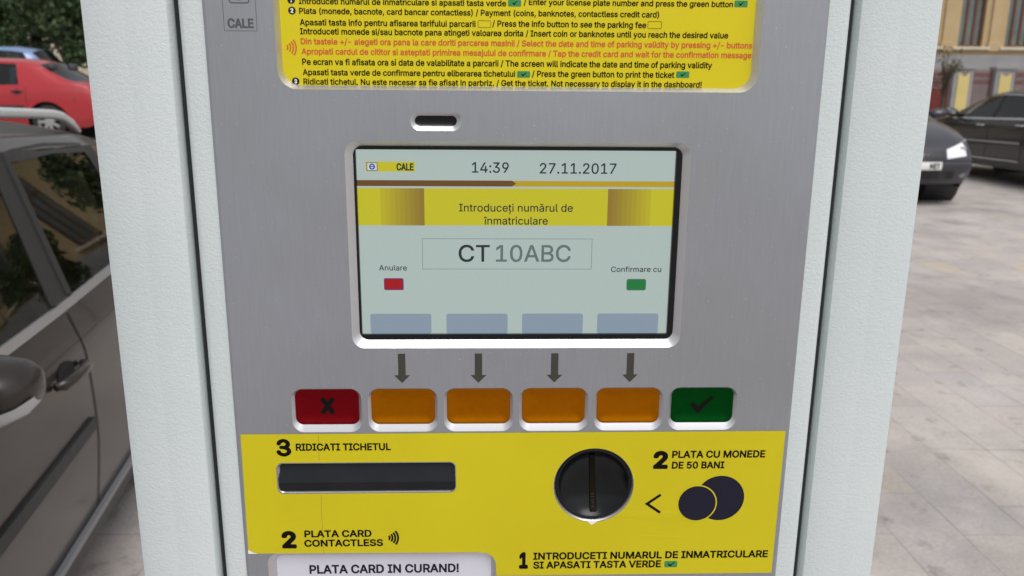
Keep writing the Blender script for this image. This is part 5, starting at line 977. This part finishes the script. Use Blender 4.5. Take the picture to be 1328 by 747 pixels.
def iron(name, x0, x1, lab, solid, grp):
    xc = (x0+x1)/2; z = gz(xc, YF); r_ = empty(name, (xc, YF, z), lab, 'gate' if solid > 0.5 else 'fence', group=grp); w_ = (x1-x0)/2-0.02; top = 2.24-z
    b = MB()
    for zz in (top-0.12, top-0.42, solid+0.10, solid+0.02): b.box((0, 0, zz), (2*w_, 0.03, 0.04))
    n = max(3, int(2*w_/0.09))
    for k in range(n+1):
        x = -w_+2*w_*k/n; b.tube([(x, 0.0, solid), (x, 0.0, top-0.03)], 0.02, 6); b.add(*_spike(x, top-0.03))
        if k < n: 
            xm = x+w_/n; zc = top-0.27; b.tube([(xm+0.045*math.cos(a), 0, zc+0.09*math.sin(a)) for a in [2*math.pi*q/12 for q in range(13)]], 0.014, 5, cap=False)
            b.tube([(xm+0.036*math.cos(a), 0, solid+0.26+0.10*math.sin(a)) for a in [2*math.pi*q/10 for q in range(11)]], 0.014, 5, cap=False)
    b.build('iron_grille', M['fence_red'], r_)
    b = MB(); b.box((0, 0.0, solid/2+0.02), (2*w_, 0.05 if solid > 0.5 else 0.25, solid-0.04), bev=0.008); b.build('base_panel', M['fence_red'] if solid > 0.5 else M['plinth'], r_)
def _spike(x, z): return ([(x-0.02, -0.006, z), (x+0.02, -0.006, z), (x+0.02, 0.006, z), (x-0.02, 0.006, z), (x, 0, z+0.10)], [(0, 1, 4), (1, 2, 4), (2, 3, 4), (3, 0, 4)])
iron('iron_gate', 13.72, 15.46, 'red iron gate leaf with solid lower panel beside the first yellow-panelled pillar', 1.45, 'red gate leaves')
iron('iron_gate', 11.94, 13.68, 'red iron gate leaf with solid lower panel, hidden end of the gateway', 1.45, 'red gate leaves')
ordn = ['first', 'second', 'third', 'fourth', 'fifth', 'sixth']
for i in range(1, 7): iron('iron_fence', px_[i]+0.36, px_[i+1]-0.36, 'red wrought iron fence panel, %s one right of the red gate' % ordn[i-1], 0.45, 'red iron fence panels')

# ================================================================== trees
def leaf_mesh(pts, size, rnd):
    vs, fs = [], []
    for p in pts:
        n_ = Vector((rnd.uniform(-1, 1), rnd.uniform(-1, 1), rnd.uniform(-0.4, 1))).normalized(); a = n_.orthogonal().normalized()
        a = (Matrix.Rotation(rnd.uniform(0, 6.28), 3, n_) @ a); c_ = n_.cross(a); s_ = size*rnd.uniform(0.6, 1.35); k = len(vs)
        vs += [p-a*s_*0.5, p+c_*s_*0.33+n_*s_*0.08, p+a*s_*0.5, p-c_*s_*0.33+n_*s_*0.08]; fs.append((k, k+1, k+2, k+3))
    return vs, fs
def tree(name, loc, label, h, th, rx, rz_, nl, size, leaf, seed, group=None, clumps=26, r0=0.16, lean=0.0, stems=1):
    rnd = random.Random(seed); z = gz(loc[0], loc[1]); r_ = empty(name, (loc[0], loc[1], z), label, 'tree', group=group)
    cc = Vector((lean, 0, th+rz_*0.85)); cl = []
    for k in range(clumps):
        v = Vector((rnd.gauss(0, 1), rnd.gauss(0, 1), rnd.gauss(0, 1))).normalized()*rnd.uniform(0.35, 1.0)
        cl.append((cc+Vector((v.x*rx, v.y*rx, v.z*rz_)), rnd.uniform(0.22, 0.42)*rx))
    b = MB()
    for q in range(stems):
        ox = 0 if stems == 1 else rnd.uniform(-0.3, 0.3)
        b.tube([(ox, ox*0.4, -0.05), (ox*1.2+0.03, 0.02, th*0.4), (ox*1.5+lean*0.3, 0.0, th), (cc.x*0.8+ox*2, cc.y, cc.z+rz_*0.5)], [r0, r0*0.85, r0*0.65, r0*0.15], 9)
    for p, rad in cl[:14 if clumps > 14 else clumps]:
        s_ = Vector((lean*0.3, 0, th*rnd.uniform(0.75, 1.1))); m_ = (s_+p)/2+Vector((0, 0, 0.15*rz_))
        b.tube([s_, m_, p], [r0*0.42, r0*0.25, r0*0.06], 6)
    b.build('trunk', M['bark'], r_, True)
    pts = []
    for _ in range(nl):
        p, rad = rnd.choice(cl); v = Vector((rnd.gauss(0, 1), rnd.gauss(0, 1), rnd.gauss(0, 0.8))); v = v.normalized()*rad*rnd.uniform(0.3, 1.05); pts.append(p+v)
    vs, fs = leaf_mesh(pts, size, rnd); q = MB(); q.add(vs, fs); q.build('crown', M[leaf], r_)
    return r_
TG = 'dark trees behind the parked cars'
k = 0
tdesc = ['dark green tree with low crown above the red saloon', 'dark green tree above the blue hatchback', 'dark green tree at the left edge of the photo', 'dark green tree furthest left beyond the photo edge', 'dark green tree just beside the meter casing, behind the red saloon', 'dark green tree nearest the middle, behind the meter',
         'tall dark tree in the back row, above the blue hatchback', 'tall dark tree in the back row, beside the meter casing', 'tall dark tree in the back row at the left edge']
for x, y, h, th in ((-15.2, 30.5, 6, 2.3), (-17.0, 32.0, 6, 2.2), (-19.3, 31.0, 6, 2.3), (-22.5, 32, 6, 2.2), (-13.2, 31.5, 6, 2.3), (-10.6, 32, 6, 2.2), (-18.2, 37, 7, 3.0), (-14.6, 37.5, 7, 3.1), (-22.0, 38, 7, 3.0)):
    tree('broadleaf_tree', (x, y), tdesc[k], h, th-0.55, 2.0, 2.2, 9000, 0.19, 'leaf_dark', 40+k, TG, r0=0.13, stems=2 if k % 2 == 0 else 1); k += 1
tree('broadleaf_tree', (5.4, 28.6), 'unseen dark green tree before the plain end of the ochre building, added for car window reflections', 6, 1.9, 1.5, 1.7, 5000, 0.18, 'leaf_dark', 61, TG, r0=0.12)  # unseen tree, added to reflect dark green in the brown car's windows
tree('broadleaf_tree', (1.2, 27.5), 'unseen dark green tree just off the left corner of the ochre building, added for car window reflections', 6, 1.9, 1.5, 1.7, 5000, 0.18, 'leaf_dark', 62, TG, r0=0.12)  # second unseen tree, likewise added for those window reflections
tree('bare_tree', (14.35, 25.3), 'small half-bare tree with dry leaves in front of the red gate', 3, 1.55, 0.75, 0.75, 500, 0.07, 'leaf_dry', 77, clumps=16, r0=0.07)
tree('autumn_tree', (17.9, 24.2), 'sparse tree with yellow autumn leaves in front of the ochre building', 5, 2.9, 1.75, 1.5, 600, 0.11, 'leaf_yellow', 81, clumps=22, r0=0.09)
